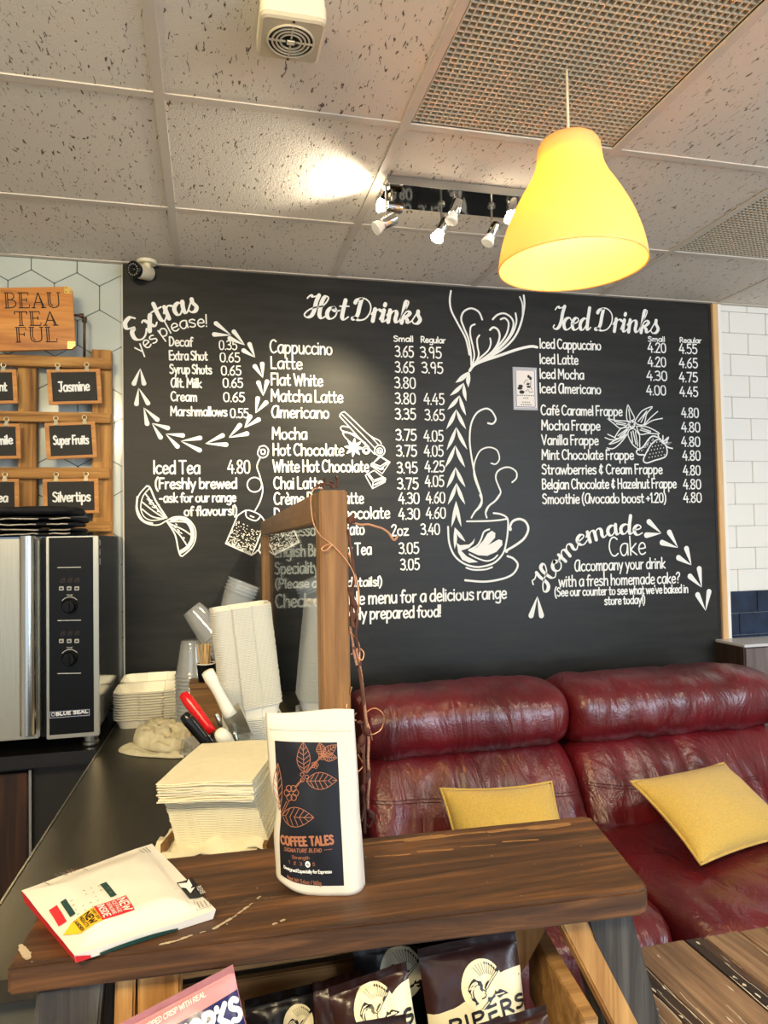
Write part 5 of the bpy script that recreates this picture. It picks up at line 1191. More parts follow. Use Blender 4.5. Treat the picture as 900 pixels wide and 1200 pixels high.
# tub of tools
M['tub'] = clear_mat('frosted_tub_plastic', (226, 228, 226), .6, .26, (226, 226, 220), .05)
tub = thing('plastic_tub', 'clear plastic tub holding the red, black and white handled tools', 'tub', (.015, 1.71, .9))
b = MB(); loft(b, [[(x, y, 0) for x, y in outline(.13, .11, .02)], [(x, y, .13) for x, y in outline(.15, .13, .024)], [(x, y, .132) for x, y in outline(.162, .142, .026)], [(x, y, .128) for x, y in outline(.164, .144, .026)]], cap1=False); b.build('body', M['tub'], tub, local=True, auto=.6, solid=.0016)
M['red'] = mat('red_plastic', (206, 22, 30), .25); M['blk'] = mat('black_handle_plastic', (16, 15, 16), .2); M['wht'] = mat('white_handle_plastic', (238, 234, 222), .35); M['blade'] = mat('steel_blade', (196, 192, 182), .22, 1)
TY = 1.70
def tool(name, label, cat, p0, p1, y0, y1, rs, m_, nseg=8, flat=1.0, tail=.16):
    """handle from p0 (free end) to p1, then a steel shank down into the tub"""
    A, B = atY(*p0, y0), atY(*p1, y1); d = (B-A).normalized()
    t = thing(name, label, cat, B)
    pts = [A+(B-A)*(k/(len(rs)-1)) for k in range(len(rs))]; b = MB(); b.tube([A-d*.003]+pts, [rs[0]*.6]+rs, 14)
    if flat != 1:
        n_ = Vector((0, 1, 0)); 
        for v in b.v: v.y = lerp(A.y, B.y, ((v-A).dot(d))/(B-A).length)+(v.y-lerp(A.y, B.y, ((v-A).dot(d))/(B-A).length))*flat
    b.build('handle', m_, t, smooth=True)
    return t, A, B, d
t, A, B, d = tool('red_tongs', 'red handled tongs leaning over the rim of the tub', 'tongs', (215, 814), (249, 858), 1.72, 1.68, [.011, .0135, .0135, .0125, .012, .011, .010], M['red'], flat=.7)
MB().beam(B, (.02, 1.70, .925), .009, .002, up=(0, 1, 0)).build('shank', M['blade'], t)
t, A, B, d = tool('black_tongs', 'black handled tongs leaning in front of the red handle', 'tongs', (216, 838), (247, 876), 1.665, 1.655, [.0115, .014, .0135, .013, .0125, .0125, .012], M['blk'], flat=.7)
MB().beam(B, (.012, 1.68, .925), .009, .002, up=(0, 1, 0)).build('shank', M['blade'], t)
t, A, B, d = tool('dough_scraper', 'steel scraper with white curved handle standing in the tub', 'scraper', (243, 787), (270, 838), 1.735, 1.735, [.0145, .0155, .013, .0125, .013, .0145, .018], M['wht'])
pts = [atY(u, v, 1.73) for u, v in ((261, 842), (279, 823), (294.5, 858), (272, 862))]
ext = [pts[0], pts[1], pts[2], pts[3]]
MB().hexa([p+Vector((0, -.0009, 0)) for p in ext]+[p+Vector((0, .0009, 0)) for p in ext]).build('blade', M['blade'], t)
MB().beam(pts[3]+Vector((-.004, .004, .012)), (.040, 1.735, .925), .010, .002, up=(0, 1, 0)).build('shank', M['blade'], t)
t, A, B, d = tool('white_server', 'white bulb-handled server leaning low in the tub beside the scraper', 'server', (257, 858), (279, 884), 1.63, 1.665, [.0125, .0165, .0165, .0135, .0115, .0105, .010], M['wht'])
MB().beam(B, (.06, 1.70, .925), .010, .002, up=(0, 1, 0)).build('shank', M['blade'], t)
for u0, v0, u1, v1, yy in ((253, 836, 259, 852, 1.70), (274, 857, 280, 876, 1.69)):
    a, c = atY(u0, v0, yy), atY(u1, v1, yy); t = thing('steel_spoon', 'steel utensil end showing %s in the tub' % ('between red handle and scraper' if u0 < 260 else 'just right of the white bulb handle'), 'spoon', c)
    MB().tube([a, a.lerp(c, .12), a.lerp(c, .5), c], [.003, .0055, .006, .0045], 12).build('handle', M['blade'], t, smooth=True)
    MB().beam(c, (.03+.02*(u0 > 260), 1.715, .925), .007, .002, up=(0, 1, 0)).build('shank', M['blade'], t)

# napkins in a low wooden holder
M['napkin'] = mat('cream_paper_napkin', (238, 229, 200), .95, spec=.1, bump=.12, bscale=300, var=.05, vscale=60)
nb = thing('napkin_holder', 'low wooden holder under the pile of paper napkins', 'holder', (.03, 1.46, .9), (0, 0, -.28))
MB().box((0, 0, .005), (.19, .20, .01)).build('base', M['box_wood'], nb, local=True, bevel=.001)
MB().box((-.094, 0, .022), (.008, .20, .044)).build('side', M['box_wood'], nb, local=True, bevel=.001); MB().box((.094, 0, .022), (.008, .20, .044)).build('side', M['box_wood'], nb, local=True, bevel=.001)
def napkin(label, group, ctr_, z, w, d, yaw, sag, curl, th, seed, ruffle=0):
    cs, sn = math.cos(yaw), math.sin(yaw)
    def P(a, e):
        x, y = (a-.5)*w, (e-.5)*d
        zz = z-sag*smoothstep(.1, -.55, e-.5+.0)*(1+.3*math.sin(a*3+seed))-curl*smoothstep(.15, -.5, a-.5)+ruffle*vnoise(a*5+seed, e*4, seed)
        return Vector((ctr_[0]+x*cs-y*sn, ctr_[1]+x*sn+y*cs, zz))
    b = MB(); nu, nv = 12, 12; b.grid(P, nu, nv); b.grid(lambda a, e: P(a, e)-Vector((0, 0, th)), nu, nv); n = (nu+1)*(nv+1); W = nu+1
    for i in range(nu): b.f += [[i, i+1, n+i+1, n+i], [nv*W+i, nv*W+i+1, n+nv*W+i+1, n+nv*W+i]]; b.fm += [0, 0]
    for j in range(nv): b.f += [[j*W, (j+1)*W, n+(j+1)*W, n+j*W], [j*W+nu, (j+1)*W+nu, n+(j+1)*W+nu, n+j*W+nu]]; b.fm += [0, 0]
    return tag(b.build('paper_napkin', M['napkin'], auto=.7), label, 'napkin', group)
gl = 'napkins, lower bundle'; gt = 'napkins, flat upper pile'
zz = .918
for k in range(4):
    napkin('crumpled cream napkin at the bottom of the pile', 'napkins, crumpled at the bottom', (-.004+.006*k, 1.448-.003*k), zz+.016, .185-.006*k, .19, -.34+.09*k, .016, .012, .0022, k*3.1, .022); zz += .0062
for k in range(28):
    napkin('cream paper napkin in the curved bundle under the flat pile', gl, (.046-.0007*k+random.uniform(-.001, .001), 1.468+.0002*k), zz+.012, .172, .185, -.30-.002*k, .016-.0003*k, .004, .0021, .5, .002); zz += .0027
zz += .014
for k in range(11):
    napkin('cream paper napkin in the flat pile above the curved bundle', gt, (.028+random.uniform(-.003, .003), 1.468+random.uniform(-.003, .003)), zz, .178, .24, -.335+random.uniform(-.02, .02), .004, .006, .0021, k*.7, .0012); zz += .0031
napkin('topmost cream paper napkin lying flat on the pile', None, (.026, 1.47), zz+.0006, .18, .242, -.335, .004, .008, .0018, .2, .0008)

# ------------------------------------------------------------------ timber glass screen with the wire garland
M['screen_wood'] = wood('stained_screen_timber', (158, 116, 66), (104, 70, 36), (132, 94, 52), 'Z', .75, .45, .15)
M['screen_wood_y'] = wood('stained_screen_rail', (158, 116, 66), (104, 70, 36), (132, 94, 52), 'Y', .75, .45, .15)
scr = thing('glass_screen', 'brown timber framed glass screen standing along the counter edge', 'screen', (.21, 2.0, .9))
MB().hexa([(.191, 1.262, .9), (.242, 1.262, .9), (.242, 1.312, .9), (.191, 1.312, .9), (.191, 1.262, 1.583), (.242, 1.262, 1.583), (.242, 1.312, 1.581), (.191, 1.312, 1.581)]).build('post', M['screen_wood'], scr, bevel=.003)
MB().box2((.189, 2.70, .9), (.231, 2.745, 1.508)).build('post', M['screen_wood'], scr, bevel=.003)
MB().hexa([(.190, 1.3125, 1.526), (.236, 1.3125, 1.526), (.236, 2.745, 1.509), (.190, 2.745, 1.509), (.190, 1.3125, 1.581), (.236, 1.3125, 1.581), (.236, 2.745, 1.559), (.190, 2.745, 1.559)]).build('top_rail', M['screen_wood_y'], scr, bevel=.002)
MB().box2((.190, 1.3125, .9), (.236, 2.6995, .935)).build('bottom_rail', M['screen_wood_y'], scr, bevel=.002)
MB().add([(.204, 1.3125, .935), (.204, 2.70, .935), (.204, 2.70, 1.512), (.204, 1.3125, 1.528), (.208, 1.3125, .935), (.208, 2.70, .935), (.208, 2.70, 1.512), (.208, 1.3125, 1.528)], [(0, 1, 2, 3), (7, 6, 5, 4), (0, 4, 5, 1), (1, 5, 6, 2), (2, 6, 7, 3), (3, 7, 4, 0)]).build('glass_pane', clear_mat('screen_glass', (240, 244, 242), .95, 0, base=.04), scr)
for z in (1.44, 1.2): MB().lathe([(.001, .0012), (.004, .0012), (.0045, 0)], 10, (.21, 2.6995, z), Matrix.Rotation(PI/2, 3, 'X')).build('screw', M['iron'], scr)

M['copper'] = mat('copper_wire', (206, 150, 112), .35, .7); M['twig'] = mat('brown_twig', (92, 56, 42), .8, var=.4, vscale=90); M['leaf_dry'] = mat('dry_leaf', (84, 42, 32), .7, var=.3, vscale=60); M['cordage'] = mat('twisted_cord', (176, 130, 110), .8, var=.5, vscale=300)
gar = thing('wire_garland', 'twig and copper wire garland hanging down the timber screen post', 'garland', tuple(atY(412, 700, 1.25)))
g3 = zf(360, 560, .18333); g4 = zf(360, 760, .19167)
def gpath(pts, fx, y, wob=.004, k=6):
    return spline([atY(*fx(p), y+wob*math.sin(i*1.7)) for i, p in enumerate(pts)], k)
MB().tube(gpath([(100, 70), (60, 66), (36, 80), (22, 130), (25, 200), (40, 290), (85, 370), (150, 420), (210, 480), (265, 550), (300, 620), (310, 700)], g3, 1.256, .001), .0011, 6).build('wire', M['copper'], gar, smooth=True)
MB().tube(gpath([(150, 422), (120, 430), (95, 448), (98, 466), (128, 458), (158, 428)], g3, 1.254, .001), .0011, 6).build('wire', M['copper'], gar, smooth=True)
MB().tube(gpath([(285, 285), (340, 300), (390, 298), (440, 312), (480, 325), (520, 352), (555, 398), (578, 372)], g3, 1.262), .0022, 6).build('twig', mat('pale_twig', (170, 124, 98), .7), gar, smooth=True)
for P, r, m_ in (([(262, 330), (270, 400), (290, 520), (300, 640), (288, 720), (300, 800), (320, 900), (310, 1000), (330, 1100), (340, 1200)], .0026, 'twig'), ([(266, 480), (300, 600), (325, 700), (330, 800), (318, 880)], .0018, 'copper'), ([(275, 950), (290, 1040), (300, 1120), (318, 1200)], .0024, 'cordage'), ([(270, 700), (282, 780), (285, 900), (300, 960)], .0034, 'twig'), ([(280, 1130), (330, 1090), (362, 1120), (350, 1165), (320, 1140)], .0011, 'copper'), ([(275, 985), (330, 1060), (335, 1180)], .0012, 'copper')):
    MB().tube(gpath(P, g3, 1.262), r, 7).build({'twig': 'twig', 'copper': 'wire', 'cordage': 'cord'}[m_], M[m_], gar, smooth=True)
for P, r, m_ in (([(285, -10), (310, 90), (328, 200), (342, 300), (352, 420), (350, 520), (345, 640), (350, 780), (345, 900), (352, 1000), (350, 1130)], .0030, 'twig'), ([(300, 0), (330, 160), (345, 300), (362, 440), (376, 560), (372, 680), (380, 800), (372, 900), (370, 1000)], .0026, 'cordage'), ([(335, 160), (345, 260), (362, 420), (385, 500), (398, 560)], .0012, 'copper'),
   ([(355, 400), (380, 375), (420, 366), (460, 395), (470, 440), (450, 495), (410, 522), (385, 525)], .0012, 'copper'), ([(300, 395), (275, 425), (300, 440)], .0011, 'copper'), ([(310, 650), (335, 690), (340, 720), (310, 755)], .0012, 'copper'), ([(272, 235), (255, 300), (240, 360), (243, 405)], .0012, 'copper'), ([(340, 850), (352, 920), (345, 1000), (330, 1060)], .0026, 'twig'), ([(352, 1000), (375, 990), (400, 1030), (380, 1090), (355, 1070)], .0020, 'twig'), ([(325, 450), (345, 520), (330, 600), (340, 640)], .0022, 'twig')):
    MB().tube(gpath(P, g4, 1.262), r, 7).build({'twig': 'twig', 'copper': 'wire', 'cordage': 'cord'}[m_], M[m_], gar, smooth=True)
def dry_leaf(c, d, L_, W_):
    c = Vector(c); d = Vector(d).normalized(); s_ = d.cross(Vector((.25, 1, .15))).normalized(); n_ = s_.cross(d)
    b = MB(); b.grid(lambda a, e: c+d*(L_*a)+s_*(W_*math.sin(PI*min(.98, max(.02, a)))*(e-.5))+n_*(.25*W_*(abs(e-.5)*2)**2+.2*L_*a*a), 8, 4); b.build('leaf', M['leaf_dry'], gar, smooth=True, solid=.0006)
for (u, v), d, L_, W_ in ((g3((270, 300)), (.3, 0, 1), .020, .013), (g3((292, 250)), (.2, 0, -1), .012, .010), (g3((280, 760)), (.3, -.2, -1), .024, .012), (g3((300, 860)), (-.2, 0, -1), .022, .014), (g4((318, 340)), (0, -.2, 1), .014, .012), (g4((350, 470)), (.3, -.3, -1), .020, .014), (g4((338, 520)), (-.2, -.3, -1), .022, .014), (g4((325, 560)), (-.1, 0, -1), .028, .014), (g4((380, 740)), (-.3, -.2, -1), .026, .012), (g4((335, 830)), (.1, -.2, -1), .018, .010), (g4((372, 985)), (.4, -.2, -1), .024, .016), (g4((300, 450)), (.8, -.2, -.2), .012, .008)):
    dry_leaf(atY(u, v, 1.258), d, L_, W_)
for P in ([(100, 62), (115, 30), (108, 0)], [(150, 62), (165, 36), (150, 20)], [(190, 60), (196, 20), (182, -10)], [(60, 66), (90, 40), (150, 44), (170, 66)], [(40, 70), (70, 52), (60, 40)]): MB().tube(gpath(P, g3, 1.285), .0024, 6).build('twig', M['twig'], gar, smooth=True)
MB().tube([atY(u, v, 2.2) for u, v in ((328, 606), (329, 598), (326, 593))], .003, 6).build('twig', M['twig'], gar, smooth=True)
# ------------------------------------------------------------------ dark plank stand with its crate of crisps
M['plank'] = wood('dark_stained_plank', (116, 76, 42), (48, 31, 18), (78, 50, 28), 'X', 1.0, .52, .35, wear=(150, 112, 70), wearpos=.67)
M['leg_grey'] = wood('weathered_grey_leg', (88, 84, 80), (40, 39, 40), (62, 58, 55), 'Z', 1.0, .6, .4)
M['pine_raw'] = wood('raw_pine_brace', (206, 160, 100), (150, 104, 54), (182, 136, 80), 'Z', 1.0, .6, .3)
M['pine_rail'] = wood('raw_pine_rail', (188, 146, 92), (128, 90, 50), (160, 120, 72), 'X', 1.0, .6, .3)
M['paint_chip'] = mat('old_pale_paint', (182, 166, 142), .7)
st = thing('plank_stand', 'dark stained plank-topped stand with splayed wooden legs and a crate beneath', 'stand', (.2, 1.05, 0))
SZ = 1.0
FL, FR, BR, BL = [atZ(u, v, SZ) for u, v in ((8, 1133), (766, 1041), (690, 955), (78, 1017))]
top_out = [FL, FL.lerp(FR, .5), FR-Vector((.024, 0, 0)), FR+Vector((-.007, .005, 0)), FR+Vector((0, .020, 0)), BR-Vector((0, .012, 0)), BR-Vector((.014, 0, 0)), BL.lerp(BR, .5), BL]
top = MB().prism([(p.x, p.y) for p in top_out], lambda x, y: (x, y, SZ-.036), lambda x, y: (x, y, SZ)).build('top', M['plank'], st, bevel=.004)
# scuffs of old paint on the top
I = Ink()
def scuff(pts, w0):
    for (u0, v0), (u1, v1) in zip(pts[:-1], pts[1:]):
        a, c = atZ(u0, v0, SZ), atZ(u1, v1, SZ); k = 3
        for q in range(k):
            if random.random() < .8:
                p = a.lerp(c, (q+.1)/k); r = a.lerp(c, (q+.75)/k); I.ribbon([(p.x, p.y), ((p.x+r.x)/2+random.uniform(-.001, .001), (p.y+r.y)/2+random.uniform(-.001, .001)), (r.x, r.y)], w0*random.uniform(.4, 1.2))
scuff([(188, 1107), (206, 1103), (226, 1096), (250, 1089), (272, 1076), (292, 1062), (306, 1050)], .0044); scuff([(320, 1084), (334, 1078)], .006); scuff([(24, 1108), (30, 1118), (33, 1124)], .009)
for k in range(34):
    u = random.uniform(30, 720); v = random.uniform(1000, 1130)-u*.12+10
    p = atZ(u, v, SZ)
    if BL.y-.01 > p.y > FR.y+.02 and p.x < .58: I.ellipse((p.x, p.y), random.uniform(.0006, .0016), random.uniform(.0006, .0016), 7)
pso = I.build('paint_scuffs', M['paint_chip'], lambda x, y, h: (x, y, SZ+.0004+h), top); pso['kind'] = 'stuff'
I = Ink()
for k in range(6):
    a = atZ(lerp(400, 690, k/6)-20, lerp(985, 957, k/6)+9, SZ); c = atZ(lerp(400, 690, (k+1)/6)-26, lerp(985, 957, (k+1)/6)+9, SZ); I.ribbon([(a.x, a.y), ((a.x+c.x)/2, (a.y+c.y)/2+random.uniform(-.004, .004)), (c.x, c.y)], .012*random.uniform(.4, 1.3))
for k in range(4):
    a = atZ(lerp(440, 640, k/4), lerp(1004, 981, k/4), SZ); c = atZ(lerp(440, 640, (k+.8)/4), lerp(1004, 981, (k+.8)/4)+2, SZ); I.ribbon([(a.x, a.y), (c.x, c.y)], .005*random.uniform(.4, 1.2))
I.build('worn_patches', mat('worn_bare_wood', (164, 120, 72), .6, var=.5, vscale=40, stretch=(1, 8, 1)), lambda x, y, h: (x, y, SZ+.0003+h), top)
z1 = SZ-.0365
def splayed(name, a, c, wx, wy, m_):
    a, c = Vector(a), Vector(c)
    q = [(-wx/2, -wy/2), (wx/2, -wy/2), (wx/2, wy/2), (-wx/2, wy/2)]
    return MB().hexa([c+Vector((x, y, 0)) for x, y in q]+[a+Vector((x, y, 0)) for x, y in q]).build(name, m_, st, bevel=.003)
splayed('leg', (.545, .955, z1), (.80, .955, 0), .070, .045, M['leg_grey'])
splayed('leg', (.565, 1.06, z1), (.80, 1.06, 0), .062, .045, M['leg_grey'])
splayed('leg', (-.168, .975, z1), (-.26, .975, 0), .075, .045, M['leg_grey'])
splayed('leg', (-.150, 1.06, z1), (-.26, 1.06, 0), .062, .045, M['leg_grey'])
splayed('brace', (.486, .948, z1), (.660, .948, .62), .040, .032, M['pine_raw'])
splayed('brace', (.500, 1.045, z1), (.345, 1.045, .74), .078, .046, M['pine_raw'])
MB().hexa([Vector(p) for p in ((-.122, .962, .85), (-.098, .962, .85), (-.098, 1.08, .85), (-.122, 1.08, .85), (-.118, .962, z1), (-.094, .962, z1), (-.094, 1.08, z1), (-.118, 1.08, z1))]).build('brace', M['pine_raw'], st, bevel=.003)
MB().box2((-.092, .962, .905), (-.040, 1.02, z1)).build('corner_block', M['pine_raw'], st, bevel=.003)
MB().box2((-.09, .985, z1-.016), (.455, .999, z1)).build('apron', M['pine_rail'], st, bevel=.001)
MB().box2((-.10, 1.074, .755), (.47, 1.088, .80)).build('crate_slat', M['pine_rail'], st, bevel=.002)
MB().box2((-.10, 1.074, .81), (.47, 1.088, .865)).build('crate_slat', M['pine_rail'], st, bevel=.002)
MB().box2((-.10, 1.074, .878), (.47, 1.088, .925)).build('crate_slat', M['pine_rail'], st, bevel=.002)
MB().hexa([Vector(p) for p in ((.462, .86, .76), (.484, .86, .76), (.514, 1.086, .76), (.490, 1.086, .76), (.462, .86, .872), (.484, .86, .872), (.514, 1.086, .872), (.490, 1.086, .872))]).build('crate_side', M['pine_rail'], st, bevel=.002)
MB().box2((-.12, .86, .76), (-.10, 1.086, .872)).build('crate_side', M['pine_rail'], st, bevel=.002)
MB().box2((-.12, .86, .742), (.478, 1.088, .754)).build('crate_base', M['pine_rail'], st, bevel=.002)
MB().box2((-.12, .846, .742), (.478, .859, .80)).build('crate_front', M['pine_rail'], st, bevel=.002)

# ------------------------------------------------------------------ coffee pouch
M['pouch'] = mat('matt_white_pouch', (216, 209, 196), .55, bump=.18, bscale=16, spec=.4)
M['label_navy'] = mat('navy_label', (16, 17, 26), .42)
M['copper_ink'] = mat('copper_ink', (164, 106, 78), .45)
M['white_ink'] = mat('white_ink', (236, 234, 230), .5)
pw, ph = .130, .246
fb = atZ(362, 1049, SZ); yaw_ = -.30
bag = thing('coffee_pouch', 'white stand-up coffee pouch with navy label and copper plant drawing', 'pouch', (fb.x+.020, fb.y+.026, SZ), (0, 0, yaw_))
def bag_pt(u, v, side=1, h=0):
    """u across -1..1, v up 0..1; side 1 front, -1 back"""
    W = pw/2*(1-.10*math.exp(-((v-.43)/.10)**2)*(1 if u < 0 else .15)*abs(u))
    T = (.031*max(0.0, 1-v)**.75+.0022)*max(0.0, 1-abs(u)**(2.4+4*max(0.0, 1-v)**4))**.55
    T += .0035*vnoise(u*1.7+3, v*4, 1.0)*(1-abs(u)**2)*min(1, (1-v)*4)
    lift = (.012*smoothstep(-.1, -1, u)+(.004*smoothstep(-.45, -1, u)))*(1-v)**6
    x = u*W; y = -side*(T+h)
    x -= .050*v*ph
    if v > .93: y += .004*(v-.93)/.07
    z = v*ph*(1-.006*u) + lift + (.004*math.sin(u*2) if v > .9 else 0)*(v-.9)*10
    return Vector((x, y+.006*smoothstep(-.2, -1, u)*(1-v), z+.0006))
b = MB(); nu, nv = 36, 46; b.grid(lambda a, c: bag_pt(2*a-1, c, 1), nu, nv); b.grid(lambda a, c: bag_pt(2*a-1, c, -1), nu, nv)
n = (nu+1)*(nv+1)
b.f += [[i, i+1, n+i+1, n+i] for i in range(nu)]; b.fm += [0]*nu
o = b.build('pouch', M['pouch'], bag, local=True, smooth=True)
bm = bmesh.new(); bm.from_mesh(o.data); bmesh.ops.remove_doubles(bm, verts=bm.verts, dist=.0003); bmesh.ops.recalc_face_normals(bm, faces=bm.faces); bm.to_mesh(o.data); bm.free()
on_bag = lambda e: (lambda x, y, h: bag_pt(x, y, 1, e+h))
UL, UR, VB, VT = -.80, .60, .055, .835
I = Ink(); I.patch(lambda a, c: (lerp(UL+.0, UR, a), lerp(VB, VT, c)), 30, 36); lab = I.build('label', M['label_navy'], on_bag(.0006), bag, local=True, smooth=True)
def lz(p):
    x, y = p; xl = 118+(y-233)*34/752; a = (x-xl)/(487-xl); yt = 233+22*a; yb2 = 985+50*a; c = (y-yt)/(yb2-yt); return (lerp(UL, UR, a), lerp(VT, VB, c))
def lstroke(I, pts, w, k=4, closed=False):
    Q = [Vector((*lz(p), 0)) for p in pts]; Q = [(q.x*pw/2, q.y*ph) for q in (spline(Q, k, closed) if len(Q) > 2 else Q)]
    if closed: Q.append(Q[0])
    Q2 = []
    for a, c in zip(Q[:-1], Q[1:]): Q2 += [a, ((a[0]+c[0])/2, (a[1]+c[1])/2)]
    I.ribbon(Q2+[Q[-1]], w)
met = lambda e: (lambda x, y, h: bag_pt(x/(pw/2), y/ph, 1, e+h))
I = Ink(); LW = .00085
def plant_leaf(base, tip, w):
    a, c = Vector(base), Vector(tip); d = c-a; L_ = d.length; d.normalize(); nn = Vector((-d.y, d.x)); P = lambda t, s: tuple(a+d*(L_*t)+nn*(s*w/2))
    prof = lambda t: math.sin(PI*t**.85)**.9 if 0 < t < 1 else 0
    lstroke(I, [P(t/10, prof(t/10)) for t in range(11)], LW); lstroke(I, [P(t/10, -prof(t/10)) for t in range(11)], LW); lstroke(I, [base, tip], LW)
    for k in range(5):
        t = .12+.15*k
        for s in (-1, 1): lstroke(I, [P(t, 0), P(t+.13, s*prof(t+.13)*.92)], LW)
plant_leaf((292, 408), (290, 243), 76); plant_leaf((305, 456), (476, 465), 92); plant_leaf((124, 612), (137, 356), 58); plant_leaf((148, 636), (342, 651), 104)
plant_leaf((398, 318), (386, 252), 52); plant_leaf((400, 322), (484, 268), 52); plant_leaf((402, 328), (482, 340), 44)
for off in (-7, 7): lstroke(I, [(140+off, 632), (190+off, 560)], LW); lstroke(I, [(240+off*.6, 486), (278+off*.6, 448)], LW); lstroke(I, [(304+off*.6, 412), (398+off*.5, 322)], LW)
for c, r, k0 in (((215, 516), 27, 6), ((289, 434), 17, 3), ((356, 372), 12, 5), ((396, 326), 12, 5)):
    for k in range(k0):
        q = 2*PI*k/k0; x, y = c[0]+r*math.cos(q), c[1]+r*math.sin(q); rr = r*.62; lstroke(I, [(x+rr*math.cos(j*PI/4), y+rr*math.sin(j*PI/4)) for j in range(8)], LW, 2, True)
I.build('plant_drawing', M['copper_ink'], met(.0011), lab, local=True)
def ltext(I, t, a, c, hgt, w, **kw):
    p, q = lz(a), lz(c); I.line(t, (p[0]*pw/2, p[1]*ph), (q[0]*pw/2, q[1]*ph), hgt*ph/1010, w, **kw)
I = Ink(); ltext(I, 'COFFEE TALES', (154, 792), (444, 802), 46, .0029, gap=1.3, space=2.8); ltext(I, 'SIGNATURE BLEND', (172, 828), (378, 839), 20, .0008, slant=.2, gap=1.4, space=3); lstroke(I, [(392, 828), (434, 829)], .0006)
ltext(I, 'Strength', (218, 866), (312, 873), 18, .0006); ltext(I, '1 2 3', (200, 894), (272, 902), 16, .0006, space=5); ltext(I, '5', (328, 907), (341, 908), 16, .0006)
ltext(I, 'Net Wt 5.6oz / 160g', (192, 984), (370, 1012), 20, .0007); I.build('copper_lettering', M['copper_ink'], met(.0012), lab, local=True)
I = Ink(); ltext(I, 'Designed Especially for Espresso', (172, 931), (428, 956), 17, .0008); p = lz((302, 898)); I.ellipse((p[0]*pw/2, p[1]*ph), .0036, .0042, 20); I.build('white_lettering', M['white_ink'], met(.0012), lab, local=True)
I = Ink(); ltext(I, '4', (296, 905), (308, 906), 16, .0007); I.build('strength_number', M['label_navy'], met(.0018), lab, local=True)
b = MB(); b.tube([bag_pt(-1+2*k/20, .90, 1, .0006) for k in range(1, 20)], .0011, 6); b.build('zip_seal', M['pouch'], bag, local=True, smooth=True)

# ------------------------------------------------------------------ mailer on the plank
M['poly'] = mat('white_poly_mailer', (230, 224, 212), .42, bump=.12, bscale=22)
ml = thing('catalogue_mailer', 'white polythene-wrapped catalogue with red and yellow NEW stickers on plank end', 'mailer', tuple(atZ(140, 1050, SZ)))
MT = SZ+.020
cs = [atZ(25, 1037, MT+.004), atZ(178, 988, MT), atZ(253, 1060, MT), atZ(87, 1119, MT-.008)]
O_ = sum(cs, Vector())/4; Sx = ((cs[1]-cs[0])+(cs[2]-cs[3])).normalized(); Nn = Sx.cross((cs[0]-cs[3])+(cs[1]-cs[2])).normalized()
if Nn.z < 0: Nn = -Nn
Ty = Nn.cross(Sx)
loc = lambda p: Vector(((p-O_).dot(Sx), (p-O_).dot(Ty)))
L4 = [loc(c) for c in cs]
def mpx(u, v):
    d = ray(u, v); t = (O_-EYEP).dot(Nn)/d.dot(Nn); return loc(EYEP+d*t)
def edge_in(p):
    m_ = 9
    for i in range(4):
        a, c = L4[i], L4[(i+1) % 4]; e = (c-a).normalized(); m_ = min(m_, abs((p-a).x*e.y-(p-a).y*e.x))
    return m_
def mz(x, y): p = Vector((x, y)); return .010*smoothstep(0, .05, edge_in(p))+.0016*vnoise(x*22, y*22, 3)-.004
mfn = lambda e: (lambda x, y, h: O_+Sx*x+Ty*y+Nn*(mz(x, y)+e+h))
b = MB(); n = 64
def Q4(a, c): return L4[0].lerp(L4[1], a).lerp(L4[3].lerp(L4[2], a), c)
def mtop(a, c): p = Q4(a, c); return mfn(0)(p.x, p.y, 0)
def mbot(a, c): p = Q4(a, c)*.97; q = O_+Sx*p.x+Ty*p.y; return Vector((q.x, q.y, SZ+.0008))
b.grid(mtop, n, n); b.grid(mbot, n, n); W = n+1; N2 = W*W
b.build('wrapper', M['poly'], ml, smooth=True)
M['mred'] = mat('sticker_red', (208, 40, 48), .4); M['mgreen'] = mat('print_green', (30, 66, 60), .4); M['myel'] = mat('sticker_yellow', (248, 196, 40), .4); M['mblk'] = mat('print_black', (24, 24, 26), .5); M['mgrey'] = mat('print_grey', (128, 124, 120), .6)
for nm, i0, i1, mm in (('spine_edge', 0, 3, 'mred'), ('front_edge', 3, 2, 'poly'), ('right_edge', 2, 1, 'poly'), ('far_edge', 1, 0, 'poly')):
    def side(a, c):
        p = L4[i0].lerp(L4[i1], a); q = mfn(0)(p.x, p.y, 0); p2 = p*.97; r = O_+Sx*p2.x+Ty*p2.y; return q.lerp(Vector((r.x, r.y, SZ+.0008)), c)
    b = MB(); b.grid(side, 24, 4); b.build(nm, M[mm], ml, smooth=True)
    if nm == 'front_edge':
        out_ = (O_+Sx*L4[3].x+Ty*L4[3].y-(O_+Sx*L4[0].x+Ty*L4[0].y)).normalized()
        b = MB(); b.grid(lambda a, c: side(lerp(.16, .72, a), lerp(.42+.25*abs(2*a-1)**2, .97, c))+out_*.0012, 20, 4); b.build('cover_strip', M['mgreen'], ml, smooth=True)
        b = MB(); b.grid(lambda a, c: side(lerp(.0, .10, a), lerp(.1+.5*a, .97, c))+out_*.0012, 6, 4); b.build('red_corner', M['mred'], ml, smooth=True)
mzf = zf(10, 960, .28889)
mp = lambda p: mpx(*mzf(p))
def mfill(I, poly):
    P = [mp(p) for p in poly]
    if len(P) == 4: I.patch(lambda a, c: tuple(P[0].lerp(P[1], a).lerp(P[3].lerp(P[2], a), c)), 6, 6)
    else: I.fill([tuple(p) for p in P])
def mline(I, t, a, c, hgt, w, **kw):
    A, B = mp(a), mp(c); k = (A-B).length/max(1e-6, math.hypot(a[0]-c[0], a[1]-c[1])); I.line(t, A, B, hgt*k, w, **kw)
